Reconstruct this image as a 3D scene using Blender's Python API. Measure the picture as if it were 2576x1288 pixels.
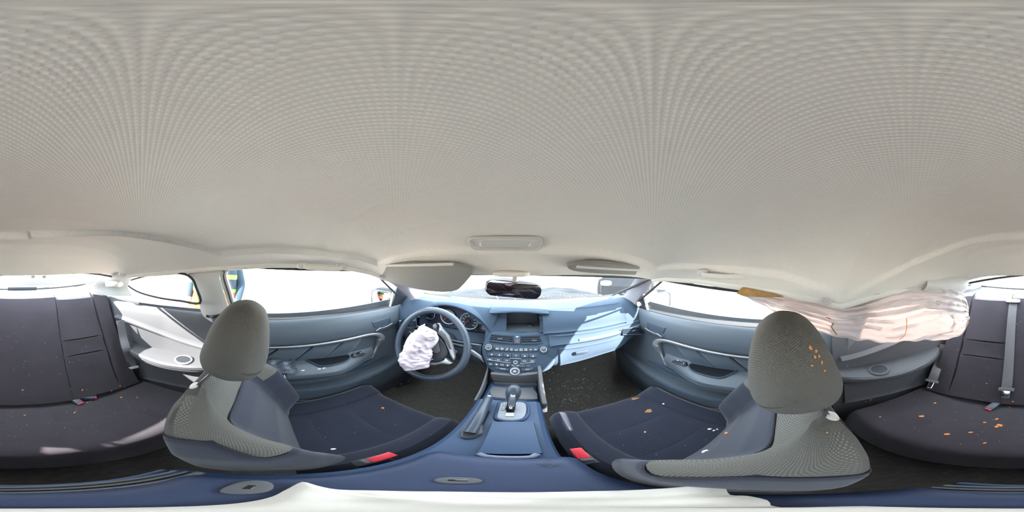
import bpy, bmesh, math, random
from mathutils import Vector, Matrix, Euler, noise

random.seed(7)
for o in list(bpy.data.objects):
    bpy.data.objects.remove(o)
SC = bpy.context.scene
COL = SC.collection
PI = math.pi

# ------------------------------------------------------------------ camera, sky, sun, exposure
ZC = 1.10            # camera height over the carpet
OX = 0.05            # camera stands a little right of the car's centreline
YAW = math.radians(4.5)
cam_data = bpy.data.cameras.new('panorama_camera')
cam_data.type = 'PANO'
try:
    cam_data.panorama_type = 'EQUIRECTANGULAR'
except Exception:
    cam_data.cycles.panorama_type = 'EQUIRECTANGULAR'
cam_data.clip_start = 0.005
cam_data.clip_end = 200
cam = bpy.data.objects.new('panorama_camera', cam_data)
COL.objects.link(cam)
cam.location = (OX, 0, ZC)
cam.rotation_euler = (PI / 2, 0, YAW)
SC.camera = cam

SC.view_settings.view_transform = 'Standard'
SC.view_settings.look = 'None'
SC.view_settings.gamma = 1.0
SC.view_settings.use_curve_mapping = False
SC.view_settings.exposure = 1.4

world = bpy.data.worlds.new('bright_sky')
SC.world = world
world.use_nodes = True
wn = world.node_tree
for n in list(wn.nodes):
    wn.nodes.remove(n)
wo = wn.nodes.new('ShaderNodeOutputWorld')
wb = wn.nodes.new('ShaderNodeBackground')
wb.inputs['Color'].default_value = (0.80, 0.91, 1.0, 1)
wb.inputs['Strength'].default_value = 4.2
wn.links.new(wb.outputs[0], wo.inputs[0])

SUN_AZ, SUN_EL = math.radians(135), math.radians(32.2)   # behind and to the right of the car
sd = bpy.data.lights.new('sun', 'SUN')
sd.energy = 16
sd.angle = math.radians(0.6)
sd.color = (1.0, 0.95, 0.88)
sun = bpy.data.objects.new('sun', sd)
COL.objects.link(sun)
sdir = Vector((math.sin(SUN_AZ) * math.cos(SUN_EL), math.cos(SUN_AZ) * math.cos(SUN_EL), math.sin(SUN_EL)))
sun.rotation_euler = sdir.to_track_quat('Z', 'Y').to_euler()
sun.location = sdir * 6

# ------------------------------------------------------------------ helpers
V = Vector
CAMP = V((OX, 0, 0))     # all coordinates below are relative to the camera's height


def ray(px, py):
    az = (px - 1288) / 2576 * 2 * PI - YAW
    el = (644 - py) / 1288 * PI
    return V((math.sin(az) * math.cos(el), math.cos(az) * math.cos(el), math.sin(el)))


def hit(px, py, p0, n):
    d = ray(px, py)
    return CAMP + d * ((V(p0) - CAMP).dot(V(n)) / d.dot(V(n)))


def at_x(px, py, x):
    return hit(px, py, (x, 0, 0), (1, 0, 0))


def at_y(px, py, y):
    return hit(px, py, (0, y, 0), (0, 1, 0))


def at_z(px, py, z):
    return hit(px, py, (0, 0, z), (0, 0, 1))


def at_r(px, py, r):
    d = ray(px, py)
    return CAMP + d * (r / math.hypot(d.x, d.y))


def lerp(a, b, t):
    return a + (b - a) * t


def table(rows, x):
    """piecewise smooth interpolation of rows (x, a, b, ...) sorted by x"""
    if x <= rows[0][0]:
        return rows[0][1:]
    for r0, r1 in zip(rows, rows[1:]):
        if x <= r1[0]:
            t = (x - r0[0]) / (r1[0] - r0[0])
            return tuple(lerp(a, b, t) for a, b in zip(r0[1:], r1[1:]))
    return rows[-1][1:]


def sm(a, b, x):
    t = min(1, max(0, (x - a) / (b - a)))
    return t * t * (3 - 2 * t)


def catmull(pts, n=6, closed=False):
    pts = [V(p) for p in pts]
    out = []
    m = len(pts)
    for i in range(m if closed else m - 1):
        p1, p2 = pts[i], pts[(i + 1) % m]
        p0 = pts[i - 1] if (i > 0 or closed) else p1
        p3 = pts[(i + 2) % m] if (i + 2 < m or closed) else p2
        for k in range(n):
            t = k / n
            out.append(0.5 * ((2 * p1) + (p2 - p0) * t + (2 * p0 - 5 * p1 + 4 * p2 - p3) * t * t + (3 * p1 - p0 - 3 * p2 + p3) * t ** 3))
    if not closed:
        out.append(pts[-1])
    return out


WPOS = {}


def thing(name, label, cat, loc=(0, 0, 0), group=None, kind=None):
    o = bpy.data.objects.new(name, None)
    COL.objects.link(o)
    o.empty_display_size = 0.05
    o.location = V(loc) + V((0, 0, ZC))
    WPOS[o.name] = V(o.location)
    tag(o, label, cat, group, kind)
    return o


def tag(o, label=None, cat=None, group=None, kind=None):
    if label:
        o['label'] = label
    if cat:
        o['category'] = cat
    if group:
        o['group'] = group
    if kind:
        o['kind'] = kind
    return o


def mk(name, verts, faces, mat, parent=None, angle=38, label=None, mats=None, fmi=None, uv=None):
    vs = [V(v) for v in verts]
    lo = V((min(v.x for v in vs), min(v.y for v in vs), min(v.z for v in vs)))
    hi = V((max(v.x for v in vs), max(v.y for v in vs), max(v.z for v in vs)))
    c = (lo + hi) / 2
    c.z = lo.z
    me = bpy.data.meshes.new(name)
    me.from_pydata([v - c for v in vs], [], faces)
    me.validate()
    bm = bmesh.new()
    bm.from_mesh(me)
    bmesh.ops.recalc_face_normals(bm, faces=bm.faces)
    bm.to_mesh(me)
    bm.free()
    for m in (mats or [mat]):
        me.materials.append(M[m])
    if uv is not None:
        ul = me.uv_layers.new(name='cloth')
        for lp in me.loops:
            ul.data[lp.index].uv = uv[lp.vertex_index]
    if fmi:
        for p, k in zip(me.polygons, fmi):
            p.material_index = k
    for p in me.polygons:
        p.use_smooth = True
    me.set_sharp_from_angle(angle=math.radians(angle))
    o = bpy.data.objects.new(name, me)
    COL.objects.link(o)
    place(o, c, parent)
    if label:
        o['label'] = label
    return o


def place(o, c, parent):
    w = V(c) + V((0, 0, ZC))
    o.location = w
    WPOS[o.name] = w
    if parent is not None:
        o.parent = parent
        o.matrix_parent_inverse = Matrix.Translation(-WPOS[parent.name])


class MB:
    def __init__(s):
        s.v, s.f = [], []

    def add(s, vf):
        n = len(s.v)
        s.v += [V(p) for p in vf[0]]
        s.f += [tuple(i + n for i in f) for f in vf[1]]
        return s

    def build(s, name, mat, parent=None, **k):
        return mk(name, s.v, s.f, mat, parent, **k)


def gridvf(P, cu=False, cv=False):
    """P[i][j] grid of points -> verts, faces"""
    nu, nv = len(P), len(P[0])
    v = [p for row in P for p in row]
    f = []
    for i in range(nu if cu else nu - 1):
        for j in range(nv if cv else nv - 1):
            a, b = i, (i + 1) % nu
            c, d = j, (j + 1) % nv
            f.append((a * nv + c, b * nv + c, b * nv + d, a * nv + d))
    return v, f


def sheet(P, th, flip=False):
    """solid sheet from a grid of points, thickened by th along the normal"""
    nu, nv = len(P), len(P[0])
    N = [[None] * nv for _ in range(nu)]
    for i in range(nu):
        for j in range(nv):
            a = P[min(i + 1, nu - 1)][j] - P[max(i - 1, 0)][j]
            b = P[i][min(j + 1, nv - 1)] - P[i][max(j - 1, 0)]
            n = a.cross(b)
            if n.length < 1e-12:
                n = V((0, 0, 1))
            N[i][j] = n.normalized() * (-1 if flip else 1)
    top = [[P[i][j] for j in range(nv)] for i in range(nu)]
    bot = [[P[i][j] - N[i][j] * th for j in range(nv)] for i in range(nu)]
    v, f = gridvf(top)
    v2, f2 = gridvf(bot)
    n = len(v)
    f = f + [tuple(reversed([i + n for i in q])) for q in f2]
    v = v + v2
    ring = [i * nv for i in range(nu)] + [(nu - 1) * nv + j for j in range(1, nv)] + [i * nv + nv - 1 for i in range(nu - 2, -1, -1)] + [j for j in range(nv - 2, 0, -1)]
    for a, b in zip(ring, ring[1:] + ring[:1]):
        f.append((a, b, b + n, a + n))
    return v, f


def patch(S, u0, u1, v0, v1, nu=16, nv=16, puff=0.008, th=0.02, ex=4.0, flip=False):
    """puffed upholstery panel over the surface S(u, v): its edges sink so that neighbours meet in a seam"""
    e = 1e-3
    P = []
    for i in range(nu + 1):
        row = []
        for j in range(nv + 1):
            a, b = i / nu, j / nv
            # denser near the edges
            a = 0.5 - 0.5 * math.cos(PI * a)
            b = 0.5 - 0.5 * math.cos(PI * b)
            u, v = lerp(u0, u1, a), lerp(v0, v1, b)
            p = S(u, v)
            n = (S(u + e, v) - S(u - e, v)).cross(S(u, v + e) - S(u, v - e))
            n = n.normalized() * (-1 if flip else 1)
            h = puff * (1 - abs(2 * a - 1) ** (ex * 2.2)) * (1 - abs(2 * b - 1) ** (ex * 2.2))
            row.append(p + n * h)
        P.append(row)
    return sheet(P, th, flip)


def loft(rings, caps=True, closed=True):
    v, f = gridvf(rings, cv=closed)
    nv = len(rings[0])
    if caps:
        f.append(tuple(range(nv - 1, -1, -1)))
        f.append(tuple((len(rings) - 1) * nv + j for j in range(nv)))
    return v, f


def frames(path, closed=False, up=None):
    path = [V(p) for p in path]
    out = []
    n = len(path)
    prev = None
    for i in range(n):
        if closed:
            t = path[(i + 1) % n] - path[i - 1]
        else:
            t = path[min(i + 1, n - 1)] - path[max(i - 1, 0)]
        t.normalize()
        if up is not None:
            a = V(up) - t * V(up).dot(t)
            a.normalize()
        else:
            if prev is None:
                ref = V((0, 0, 1)) if abs(t.z) < 0.9 else V((1, 0, 0))
            else:
                ref = prev
            a = ref - t * ref.dot(t)
            a.normalize()
        prev = a
        out.append((path[i], t, a, t.cross(a)))
    return out


def tube(path, r, n=8, closed=False, up=None, prof=None, caps=True):
    """r: number, list, or with prof [(a,b)..] a swept profile in (up, side) axes"""
    fr = frames(path, closed, up)
    rings = []
    for i, (p, t, a, b) in enumerate(fr):
        if prof is not None:
            k = r[i] if isinstance(r, (list, tuple)) else r
            rings.append([p + a * (x * k) + b * (y * k) for x, y in prof])
        else:
            k = r[i] if isinstance(r, (list, tuple)) else r
            rings.append([p + a * (k * math.cos(2 * PI * j / n)) + b * (k * math.sin(2 * PI * j / n)) for j in range(n)])
    if closed:
        return gridvf(rings, cu=True, cv=True)
    return loft(rings, caps)


def rrect(w, h, r, n=4):
    """rounded rectangle outline, centred"""
    out = []
    r = min(r, w / 2 - 1e-5, h / 2 - 1e-5)
    for cx, cy, a0 in ((w / 2 - r, h / 2 - r, 0), (-w / 2 + r, h / 2 - r, 90), (-w / 2 + r, -h / 2 + r, 180), (w / 2 - r, -h / 2 + r, 270)):
        for k in range(n + 1):
            a = math.radians(a0 + 90 * k / n)
            out.append((cx + r * math.cos(a), cy + r * math.sin(a)))
    return out


def ribbon(path, w, th, side):
    """flat strap: width along 'side'"""
    return tube(path, 1.0, up=side, prof=rrect(w, th, th * 0.45, 2))


def bevel_vf(v, f, amount, seg=2, angle=25):
    bm = bmesh.new()
    vs = [bm.verts.new(p) for p in v]
    for q in f:
        try:
            bm.faces.new([vs[i] for i in q])
        except ValueError:
            pass
    bmesh.ops.recalc_face_normals(bm, faces=bm.faces)
    es = [e for e in bm.edges if len(e.link_faces) == 2 and e.calc_face_angle(0) > math.radians(angle)]
    if amount > 0:
        bmesh.ops.bevel(bm, geom=es, offset=amount, segments=seg, affect='EDGES', profile=0.5, clamp_overlap=True)
    bm.verts.ensure_lookup_table()
    bm.verts.index_update()
    vv = [p.co.copy() for p in bm.verts]
    ff = [tuple(x.index for x in q.verts) for q in bm.faces]
    bm.free()
    return vv, ff


def box(c, size, bevel=0.003, rot=None, seg=2):
    sx, sy, sz = (k / 2 for k in size)
    v = [V((x, y, z)) for x in (-sx, sx) for y in (-sy, sy) for z in (-sz, sz)]
    f = [(0, 1, 3, 2), (4, 6, 7, 5), (0, 4, 5, 1), (2, 3, 7, 6), (0, 2, 6, 4), (1, 5, 7, 3)]
    v, f = bevel_vf(v, f, bevel, seg)
    m = rot.to_matrix() if isinstance(rot, Euler) else (rot or Matrix.Identity(3))
    return [m @ p + V(c) for p in v], f


def prism(poly, d, bevel=0.0, seg=2):
    """polygon (3-D points) extruded along vector d (front face at poly)"""
    poly = [V(p) for p in poly]
    n = len(poly)
    v = poly + [p + V(d) for p in poly]
    f = [tuple(range(n)), tuple(range(2 * n - 1, n - 1, -1))]
    for i in range(n):
        j = (i + 1) % n
        f.append((i, j, j + n, i + n))
    return bevel_vf(v, f, bevel, seg) if bevel > 0 else (v, f)


def lathe(c, axis, prof, n=28, close=False):
    """prof [(radius, height along axis)]"""
    axis = V(axis).normalized()
    a = V((0, 0, 1)) if abs(axis.z) < 0.9 else V((1, 0, 0))
    a = (a - axis * a.dot(axis)).normalized()
    b = axis.cross(a)
    rings = [[V(c) + axis * h + (a * math.cos(2 * PI * j / n) + b * math.sin(2 * PI * j / n)) * max(r, 1e-5) for j in range(n)] for r, h in prof]
    return loft(rings, caps=not close)


def superell(c, size, ax=None, e1=0.6, e2=0.6, nu=20, nv=32, mod=None):
    """closed superellipsoid, size = half extents; mod(p) deforms the local unit point after scaling"""
    def f(w, m):
        return math.copysign(abs(w) ** m, w)
    rings = []
    for i in range(nu + 1):
        la = -PI / 2 + PI * (i + 0.02) / (nu + 0.04)
        row = []
        for j in range(nv):
            lo = 2 * PI * j / nv
            p = V((f(math.cos(la), e1) * f(math.cos(lo), e2) * size[0], f(math.cos(la), e1) * f(math.sin(lo), e2) * size[1], f(math.sin(la), e1) * size[2]))
            if mod:
                p = mod(p)
            row.append(((ax @ p) if ax else p) + V(c))
        rings.append(row)
    return loft(rings)


def legend(text, name, pos, right, up, size, mat, parent, label=None):
    cu = bpy.data.curves.new(name, 'FONT')
    cu.body = text
    cu.size = size
    cu.align_x = 'CENTER'
    cu.align_y = 'CENTER'
    cu.extrude = 0.0002
    tmp = bpy.data.objects.new(name + '_tmp', cu)
    COL.objects.link(tmp)
    dg = bpy.context.evaluated_depsgraph_get()
    me = bpy.data.meshes.new_from_object(tmp.evaluated_get(dg))
    bpy.data.objects.remove(tmp)
    me.materials.clear()
    me.materials.append(M[mat])
    o = bpy.data.objects.new(name, me)
    COL.objects.link(o)
    r = V(right).normalized()
    u = V(up)
    u = (u - r * u.dot(r)).normalized()
    n = r.cross(u)
    rot = Matrix((r, u, n)).transposed().to_4x4()
    w = V(pos) + V((0, 0, ZC))
    WPOS[o.name] = w
    o.parent = parent
    o.matrix_parent_inverse = Matrix.Translation(-WPOS[parent.name]) @ Matrix.Identity(4)
    o.matrix_basis = Matrix.Translation(w) @ rot
    return o


# ------------------------------------------------------------------ materials
M = {}


def nmat(name):
    m = bpy.data.materials.new(name)
    m.use_nodes = True
    t = m.node_tree
    b = t.nodes['Principled BSDF']
    M[name] = m
    return m, t, b


def mat(name, col, rough=0.6, metal=0.0, spec=0.5, var=0.0, vscale=30, bump=0.0, bscale=200, sheen=0.0):
    m, t, b = nmat(name)
    b.inputs['Base Color'].default_value = (*col, 1)
    b.inputs['Roughness'].default_value = rough
    b.inputs['Metallic'].default_value = metal
    b.inputs['Specular IOR Level'].default_value = spec
    if sheen:
        b.inputs['Sheen Weight'].default_value = sheen
    tc = t.nodes.new('ShaderNodeTexCoord')
    nz = t.nodes.new('ShaderNodeTexNoise')
    nz.inputs['Scale'].default_value = vscale
    nz.inputs['Detail'].default_value = 4
    t.links.new(tc.outputs['Object'], nz.inputs['Vector'])
    if var:
        mx = t.nodes.new('ShaderNodeMix')
        mx.data_type = 'RGBA'
        mx.inputs['A'].default_value = (*[c * (1 - var) for c in col], 1)
        mx.inputs['B'].default_value = (*[min(1, c * (1 + var)) for c in col], 1)
        t.links.new(nz.outputs['Fac'], mx.inputs['Factor'])
        t.links.new(mx.outputs['Result'], b.inputs['Base Color'])
    if bump:
        n2 = t.nodes.new('ShaderNodeTexNoise')
        n2.inputs['Scale'].default_value = bscale
        n2.inputs['Detail'].default_value = 2
        t.links.new(tc.outputs['Object'], n2.inputs['Vector'])
        bp = t.nodes.new('ShaderNodeBump')
        bp.inputs['Strength'].default_value = bump
        bp.inputs['Distance'].default_value = 0.001
        t.links.new(n2.outputs['Fac'], bp.inputs['Height'])
        t.links.new(bp.outputs[0], b.inputs['Normal'])
    return m


def weave(name, ca, cb, scale, rough=0.9, bump=0.5, dot=0.35, axes=('X', 'Y'), src='Object'):
    """dotted knit: two crossed waves on object coordinates"""
    m, t, b = nmat(name)
    b.inputs['Roughness'].default_value = rough
    b.inputs['Specular IOR Level'].default_value = 0.15
    tc = t.nodes.new('ShaderNodeTexCoord')
    sp = t.nodes.new('ShaderNodeSeparateXYZ')
    t.links.new(tc.outputs[src], sp.inputs[0])
    sines = []
    for k, ax in enumerate(axes):
        mul = t.nodes.new('ShaderNodeMath')
        mul.operation = 'MULTIPLY'
        mul.inputs[1].default_value = scale * 2 * PI
        t.links.new(sp.outputs[ax], mul.inputs[0])
        sn = t.nodes.new('ShaderNodeMath')
        sn.operation = 'SINE'
        t.links.new(mul.outputs[0], sn.inputs[0])
        sines.append(sn)
    pr = t.nodes.new('ShaderNodeMath')
    pr.operation = 'MULTIPLY'
    t.links.new(sines[0].outputs[0], pr.inputs[0])
    t.links.new(sines[1].outputs[0], pr.inputs[1])
    mr = t.nodes.new('ShaderNodeMapRange')
    mr.inputs['From Min'].default_value = -dot
    mr.inputs['From Max'].default_value = 1.0
    t.links.new(pr.outputs[0], mr.inputs['Value'])
    mx = t.nodes.new('ShaderNodeMix')
    mx.data_type = 'RGBA'
    mx.inputs['A'].default_value = (*ca, 1)
    mx.inputs['B'].default_value = (*cb, 1)
    t.links.new(mr.outputs[0], mx.inputs['Factor'])
    t.links.new(mx.outputs['Result'], b.inputs['Base Color'])
    bp = t.nodes.new('ShaderNodeBump')
    bp.inputs['Strength'].default_value = bump
    bp.inputs['Distance'].default_value = 0.001
    t.links.new(mr.outputs[0], bp.inputs['Height'])
    t.links.new(bp.outputs[0], b.inputs['Normal'])
    return m


def glassy(name, tint=(1, 1, 1), refl=0.06):
    m, t, b = nmat(name)
    t.nodes.remove(b)
    out = t.nodes['Material Output']
    tr = t.nodes.new('ShaderNodeBsdfTransparent')
    tr.inputs[0].default_value = (*tint, 1)
    gl = t.nodes.new('ShaderNodeBsdfGlossy')
    gl.inputs['Roughness'].default_value = 0.02
    mx = t.nodes.new('ShaderNodeMixShader')
    mx.inputs[0].default_value = refl
    t.links.new(tr.outputs[0], mx.inputs[1])
    t.links.new(gl.outputs[0], mx.inputs[2])
    t.links.new(mx.outputs[0], out.inputs[0])
    return m


def cloth(name, col, trans=0.45, var=0.06):
    """thin cloth that lets light through"""
    m, t, b = nmat(name)
    out = t.nodes['Material Output']
    b.inputs['Base Color'].default_value = (*col, 1)
    b.inputs['Roughness'].default_value = 0.95
    b.inputs['Specular IOR Level'].default_value = 0.1
    tl = t.nodes.new('ShaderNodeBsdfTranslucent')
    tl.inputs[0].default_value = (col[0], col[1] * 0.90, col[2] * 0.84, 1)
    mx = t.nodes.new('ShaderNodeMixShader')
    mx.inputs[0].default_value = trans
    t.links.new(b.outputs[0], mx.inputs[1])
    t.links.new(tl.outputs[0], mx.inputs[2])
    t.links.new(mx.outputs[0], out.inputs[0])
    tc = t.nodes.new('ShaderNodeTexCoord')
    nz = t.nodes.new('ShaderNodeTexNoise')
    nz.inputs['Scale'].default_value = 60
    nz.inputs['Detail'].default_value = 6
    t.links.new(tc.outputs['Object'], nz.inputs['Vector'])
    bp = t.nodes.new('ShaderNodeBump')
    bp.inputs['Strength'].default_value = 0.25
    bp.inputs['Distance'].default_value = 0.003
    t.links.new(nz.outputs['Fac'], bp.inputs['Height'])
    t.links.new(bp.outputs[0], b.inputs['Normal'])
    return m


weave('headliner', (0.745, 0.705, 0.645), (0.83, 0.79, 0.725), 150, bump=0.4)
mat('headliner_plain', (0.72, 0.69, 0.63), 0.95, spec=0.1, var=0.04, bump=0.2, bscale=600)
mat('pillar_trim', (0.58, 0.565, 0.535), 0.6, var=0.03, bump=0.1, bscale=500)
mat('dash_plastic', (0.043, 0.064, 0.095), 0.75, spec=0.18, var=0.06, vscale=12, bump=0.25, bscale=500)  # dark plastic with the blue of sky and haze put into its colour
mat('door_plastic', (0.068, 0.086, 0.108), 0.5, var=0.06, vscale=10, bump=0.2, bscale=500)  # door plastic tinted by the same painted-in blue veil
mat('console_plastic', (0.014, 0.040, 0.096), 0.55, var=0.08, vscale=10, bump=0.2, bscale=500)  # blue haze over the console carried by the base colour
mat('lid_pad', (0.017, 0.030, 0.074), 0.6, var=0.15, vscale=14, bump=0.4, bscale=700)  # lid likewise coloured blue for the veil over it
mat('apillar_trim', (0.30, 0.285, 0.31), 0.7, var=0.04, bump=0.1, bscale=500)
mat('cup_dark', (0.012, 0.013, 0.016), 0.9, spec=0.05)
mat('visor_cloth_shaded', (0.27, 0.26, 0.25), 0.9, spec=0.1, var=0.05)  # grey darkened so the colour holds the visor's backlit shade
mat('grey_panel', (0.082, 0.083, 0.092), 0.6, var=0.05, vscale=10, bump=0.2, bscale=500)
mat('black_plastic', (0.028, 0.032, 0.04), 0.45, var=0.1, vscale=20)
mat('button_black', (0.045, 0.06, 0.085), 0.4)
mat('gloss_black', (0.012, 0.014, 0.02), 0.12)
mat('silver', (0.40, 0.41, 0.44), 0.36, metal=0.75, var=0.05)
mat('silver_matte', (0.36, 0.37, 0.39), 0.45, metal=0.3)
mat('silver_plate', (0.20, 0.215, 0.245), 0.5, metal=0.2, var=0.06)
mat('chrome', (0.8, 0.8, 0.82), 0.15, metal=1.0)
mat('seat_fabric', (0.025, 0.028, 0.044), 0.95, spec=0.1, var=0.22, vscale=9, bump=0.5, bscale=700, sheen=0.25)
mat('rear_fabric', (0.045, 0.039, 0.048), 0.95, spec=0.1, var=0.25, vscale=8, bump=0.5, bscale=700, sheen=0.25)
weave('seat_mesh', (0.100, 0.096, 0.087), (0.205, 0.198, 0.178), 150, bump=0.8, dot=0.1, src='UV')
mat('seam', (0.018, 0.018, 0.022), 0.9)
mat('carpet', (0.13, 0.12, 0.113), 1.0, spec=0.05, var=0.4, vscale=60, bump=1.0, bscale=900)  # black carpet, its colour lifted to stand for haze in the footwells
mat('belt', (0.13, 0.125, 0.135), 0.7, var=0.08, vscale=50, bump=0.4, bscale=1200)
mat('rubber', (0.02, 0.02, 0.022), 0.8)
mat('red_plastic', (0.62, 0.03, 0.05), 0.4)
mat('needle_red', (0.75, 0.08, 0.06), 0.5)
mat('hazard_red', (0.6, 0.12, 0.14), 0.5)
mat('print_white', (0.85, 0.9, 0.95), 0.6)
mat('dial_face', (0.045, 0.048, 0.075), 0.5)
mat('gauge_black', (0.022, 0.026, 0.042), 0.5)
mat('bezel_bright', (0.75, 0.80, 0.88), 0.3, metal=0.2)
mat('screen', (0.060, 0.062, 0.075), 0.3, var=0.3, vscale=6)
mat('bay_grey', (0.075, 0.09, 0.105), 0.6, var=0.1)
glassy('window_glass', (0.97, 0.99, 0.98), 0.05)
glassy('gauge_lens', (0.92, 0.94, 0.97), 0.04)
mat('mirror_glass', (0.30, 0.26, 0.28), 0.03, metal=1.0)
cloth('airbag_cloth', (0.62, 0.54, 0.60), 0.10)
cloth('curtain_cloth', (0.70, 0.66, 0.66), 0.30)
cloth('white_cloth', (0.66, 0.62, 0.56), 0.05)
mat('torn_foam', (0.36, 0.20, 0.07), 0.95, var=0.6, vscale=40, bump=1.0, bscale=120)
mat('orange_crumb', (0.75, 0.27, 0.07), 0.9, var=0.35, vscale=200)
mat('white_crumb', (0.85, 0.85, 0.85), 0.7)
mat('grit', (0.42, 0.40, 0.37), 0.8, var=0.4, vscale=300)
mat('glass_bit', (0.75, 0.8, 0.78), 0.15)
mat('rust_stain', (0.36, 0.17, 0.07), 0.95, var=0.4, vscale=60)
mat('asphalt', (0.80, 0.73, 0.64), 0.95, var=0.2, vscale=4, bump=0.3, bscale=60)
mat('body_paint', (0.10, 0.105, 0.115), 0.4, spec=0.3)
mat('hood_paint', (0.012, 0.014, 0.017), 0.7, spec=0.15, var=0.3, vscale=5)
mat('hivis_orange', (0.55, 0.10, 0.012), 0.8, var=0.15, vscale=14)
mat('hivis_lime', (0.16, 0.50, 0.05), 0.7)
mat('navy_cloth', (0.018, 0.035, 0.055), 0.9, var=0.2, vscale=12)
mat('skin', (0.55, 0.33, 0.24), 0.6)
mat('hair', (0.05, 0.035, 0.025), 0.8)
mat('leaf_dry', (0.30, 0.17, 0.08), 0.9, var=0.4, vscale=60)
# ------------------------------------------------------------------ the setting: ground outside
gr = []
for i in range(25):
    row = []
    for j in range(25):
        x, y = (i - 12) * 3.0, (j - 12) * 3.0
        row.append(V((x, y, -1.42 + 0.03 * noise.noise(V((x * .2, y * .2, 0))))))
    gr.append(row)
tag(mk('ground', *gridvf(gr), 'asphalt'), 'pale sunlit yard surface outside the car windows', 'ground', kind='structure')

# ------------------------------------------------------------------ headliner
ZCEN = [(-.66, -.080), (-.63, -.040), (-.59, .005), (-.55, .040), (-.50, .066), (-.42, .084), (-.3, .096), (0, .105), (.2, .093), (.32, .062), (.40, .030), (.46, -.006), (.52, -.062)]
EDGE_L = [(-.93, -.50, -.155), (-.8, -.53, -.128), (-.65, -.56, -.105), (-.5, -.585, -.088), (-.25, -.615, -.056), (0, -.625, -.038), (.2, -.615, -.040), (.35, -.60, -.056), (.45, -.58, -.078), (.52, -.565, -.105)]
EDGE_R = [(-.93, .46, -.175), (-.72, .47, -.165), (-.556, .50, -.147), (-.41, .54, -.144), (-.30, .555, -.158), (-.19, .56, -.177), (-.126, .58, -.154), (0, .60, -.128), (.14, .605, -.112), (.3, .60, -.098), (.45, .58, -.098), (.52, .565, -.108)]


def roof(u, yc):
    zc = table(ZCEN, yc)[0]
    y = yc - .13 * abs(u) ** 2 * sm(-.2, -.66, yc)
    x, z = table(EDGE_L if u < 0 else EDGE_R, y)
    a = abs(u)
    k = 1 - a ** 3.0
    p = V((x * (a ** 0.92), y, z + (zc - z) * k))
    # raised middle panel bounded by a step
    if u < 0:
        rear = -.51 + .34 * (abs(p.x) / .55) ** 2.3
        side = .545
    else:
        rear = -.52 + .33 * (abs(p.x) / .55) ** 5
        side = .545
    side -= .04 * sm(.2, .45, y)
    d = min(y - rear, side - abs(p.x), .435 - y)
    p.z += 0.016 * sm(-0.002, 0.004, d)
    return p


NU, NY = 250, 260
P = [[roof(-1 + 2 * i / NU, -.66 + 1.18 * j / NY) for j in range(NY + 1)] for i in range(NU + 1)]
ceil = mk('ceiling', *sheet(P, 0.015, flip=True), 'headliner', angle=60)
tag(ceil, 'pale beige woven fabric headliner spanning the whole car roof', 'headliner', kind='structure')

# outer roof skin above, so the roof has its thickness
P = [[roof(-1 + 2 * i / 24, -.66 + 1.18 * j / 24) + V(((-1 + 2 * i / 24) * .05, 0, .05)) for j in range(25)] for i in range(25)]
mk('roof_skin', *sheet(P, 0.008), 'body_paint', ceil)

# torn fixings seen as small notches on the rear headliner edge
for px in (83, 111):
    p = at_r(px, 696, .69)
    mk('headliner_clip', *superell(p, (.009, .006, .006)), 'grit', ceil)

# ------------------------------------------------------------------ floor, firewall, tail
prof = [(-.98, -.55), (-.95, -.80), (-.72, -.98), (-.60, -1.10), (-.2, -1.10), (.30, -1.10), (.80, -1.10), (.95, -1.02), (1.10, -.80), (1.16, -.55)]
P = []
for i in range(41):
    x = -.74 + 1.48 * i / 40
    row = []
    for y, z in prof:
        t = math.exp(-(x / .13) ** 2) * .16 * sm(-1.2, -.9, -abs(y) * 0 - 1.0)
        row.append(V((x, y, z + 0.012 * noise.noise(V((x * 6, y * 6, 0))) + (t * .0))))
    P.append(row)
fl = mk('floor', *sheet(P, 0.02, flip=True), 'carpet')
tag(fl, 'black carpeted car floor with footwells and toe board', 'floor', kind='structure')

# firewall under the windscreen
tag(mk('wall_front', *box((0, 1.18, -.72), (1.5, .03, .74), .005), 'black_plastic'), 'dark firewall below the windscreen behind the dashboard', 'wall', kind='structure')
tag(mk('wall_rear', *box((0, -1.10, -.64), (1.3, .03, .66), .005), 'black_plastic'), 'dark bulkhead behind the rear seat', 'wall', kind='structure')

# ------------------------------------------------------------------ parcel shelf
P = []
for i in range(31):
    x = -.58 + 1.16 * i / 30
    P.append([V((x, -1.035 - .037 * k, -.280 - .004 * math.sin(k * 1.4) + .012 * (x / .6) ** 2)) for k in range(10)])
shelf = thing('parcel_shelf', 'grey felt parcel shelf under the rear window', 'shelf', (0, -1.0, -.28))
mk('shelf_board', *sheet(P, .012, flip=True), 'grey_panel', shelf)
for x in (-.30, .30):
    mk('speaker_grille', *lathe((x, -1.08, -.262), (0, 0, 1), [(.085, 0), (.085, .006), (.075, .009), (.01, .010)], 28), 'black_plastic', shelf)
mk('brake_lamp', *box((-.02, -1.22, -.245), (.22, .05, .03), .008), 'black_plastic', shelf)

# ------------------------------------------------------------------ glass
def pane(name, c00, c10, c11, c01, label, bow=(0, 0, 0), n=12, frame=True):
    P = []
    for i in range(n + 1):
        row = []
        for j in range(n + 1):
            a, b = i / n, j / n
            p = (V(c00) * (1 - a) + V(c10) * a) * (1 - b) + (V(c01) * (1 - a) + V(c11) * a) * b
            p += V((bow[0], bow[1], bow[2] * b)) * (4 * a * (1 - a))
            row.append(p)
        P.append(row)
    o = tag(mk(name, *gridvf(P), 'window_glass'), label, 'window', kind='structure')
    if frame:
        path = [r[0] for r in P] + P[-1][1:] + [r[-1] for r in reversed(P[:-1])] + list(reversed(P[0][1:-1]))
        mk('rubber_seal', *tube(path, .006, 6, closed=True), 'rubber', o)
    return o


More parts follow.
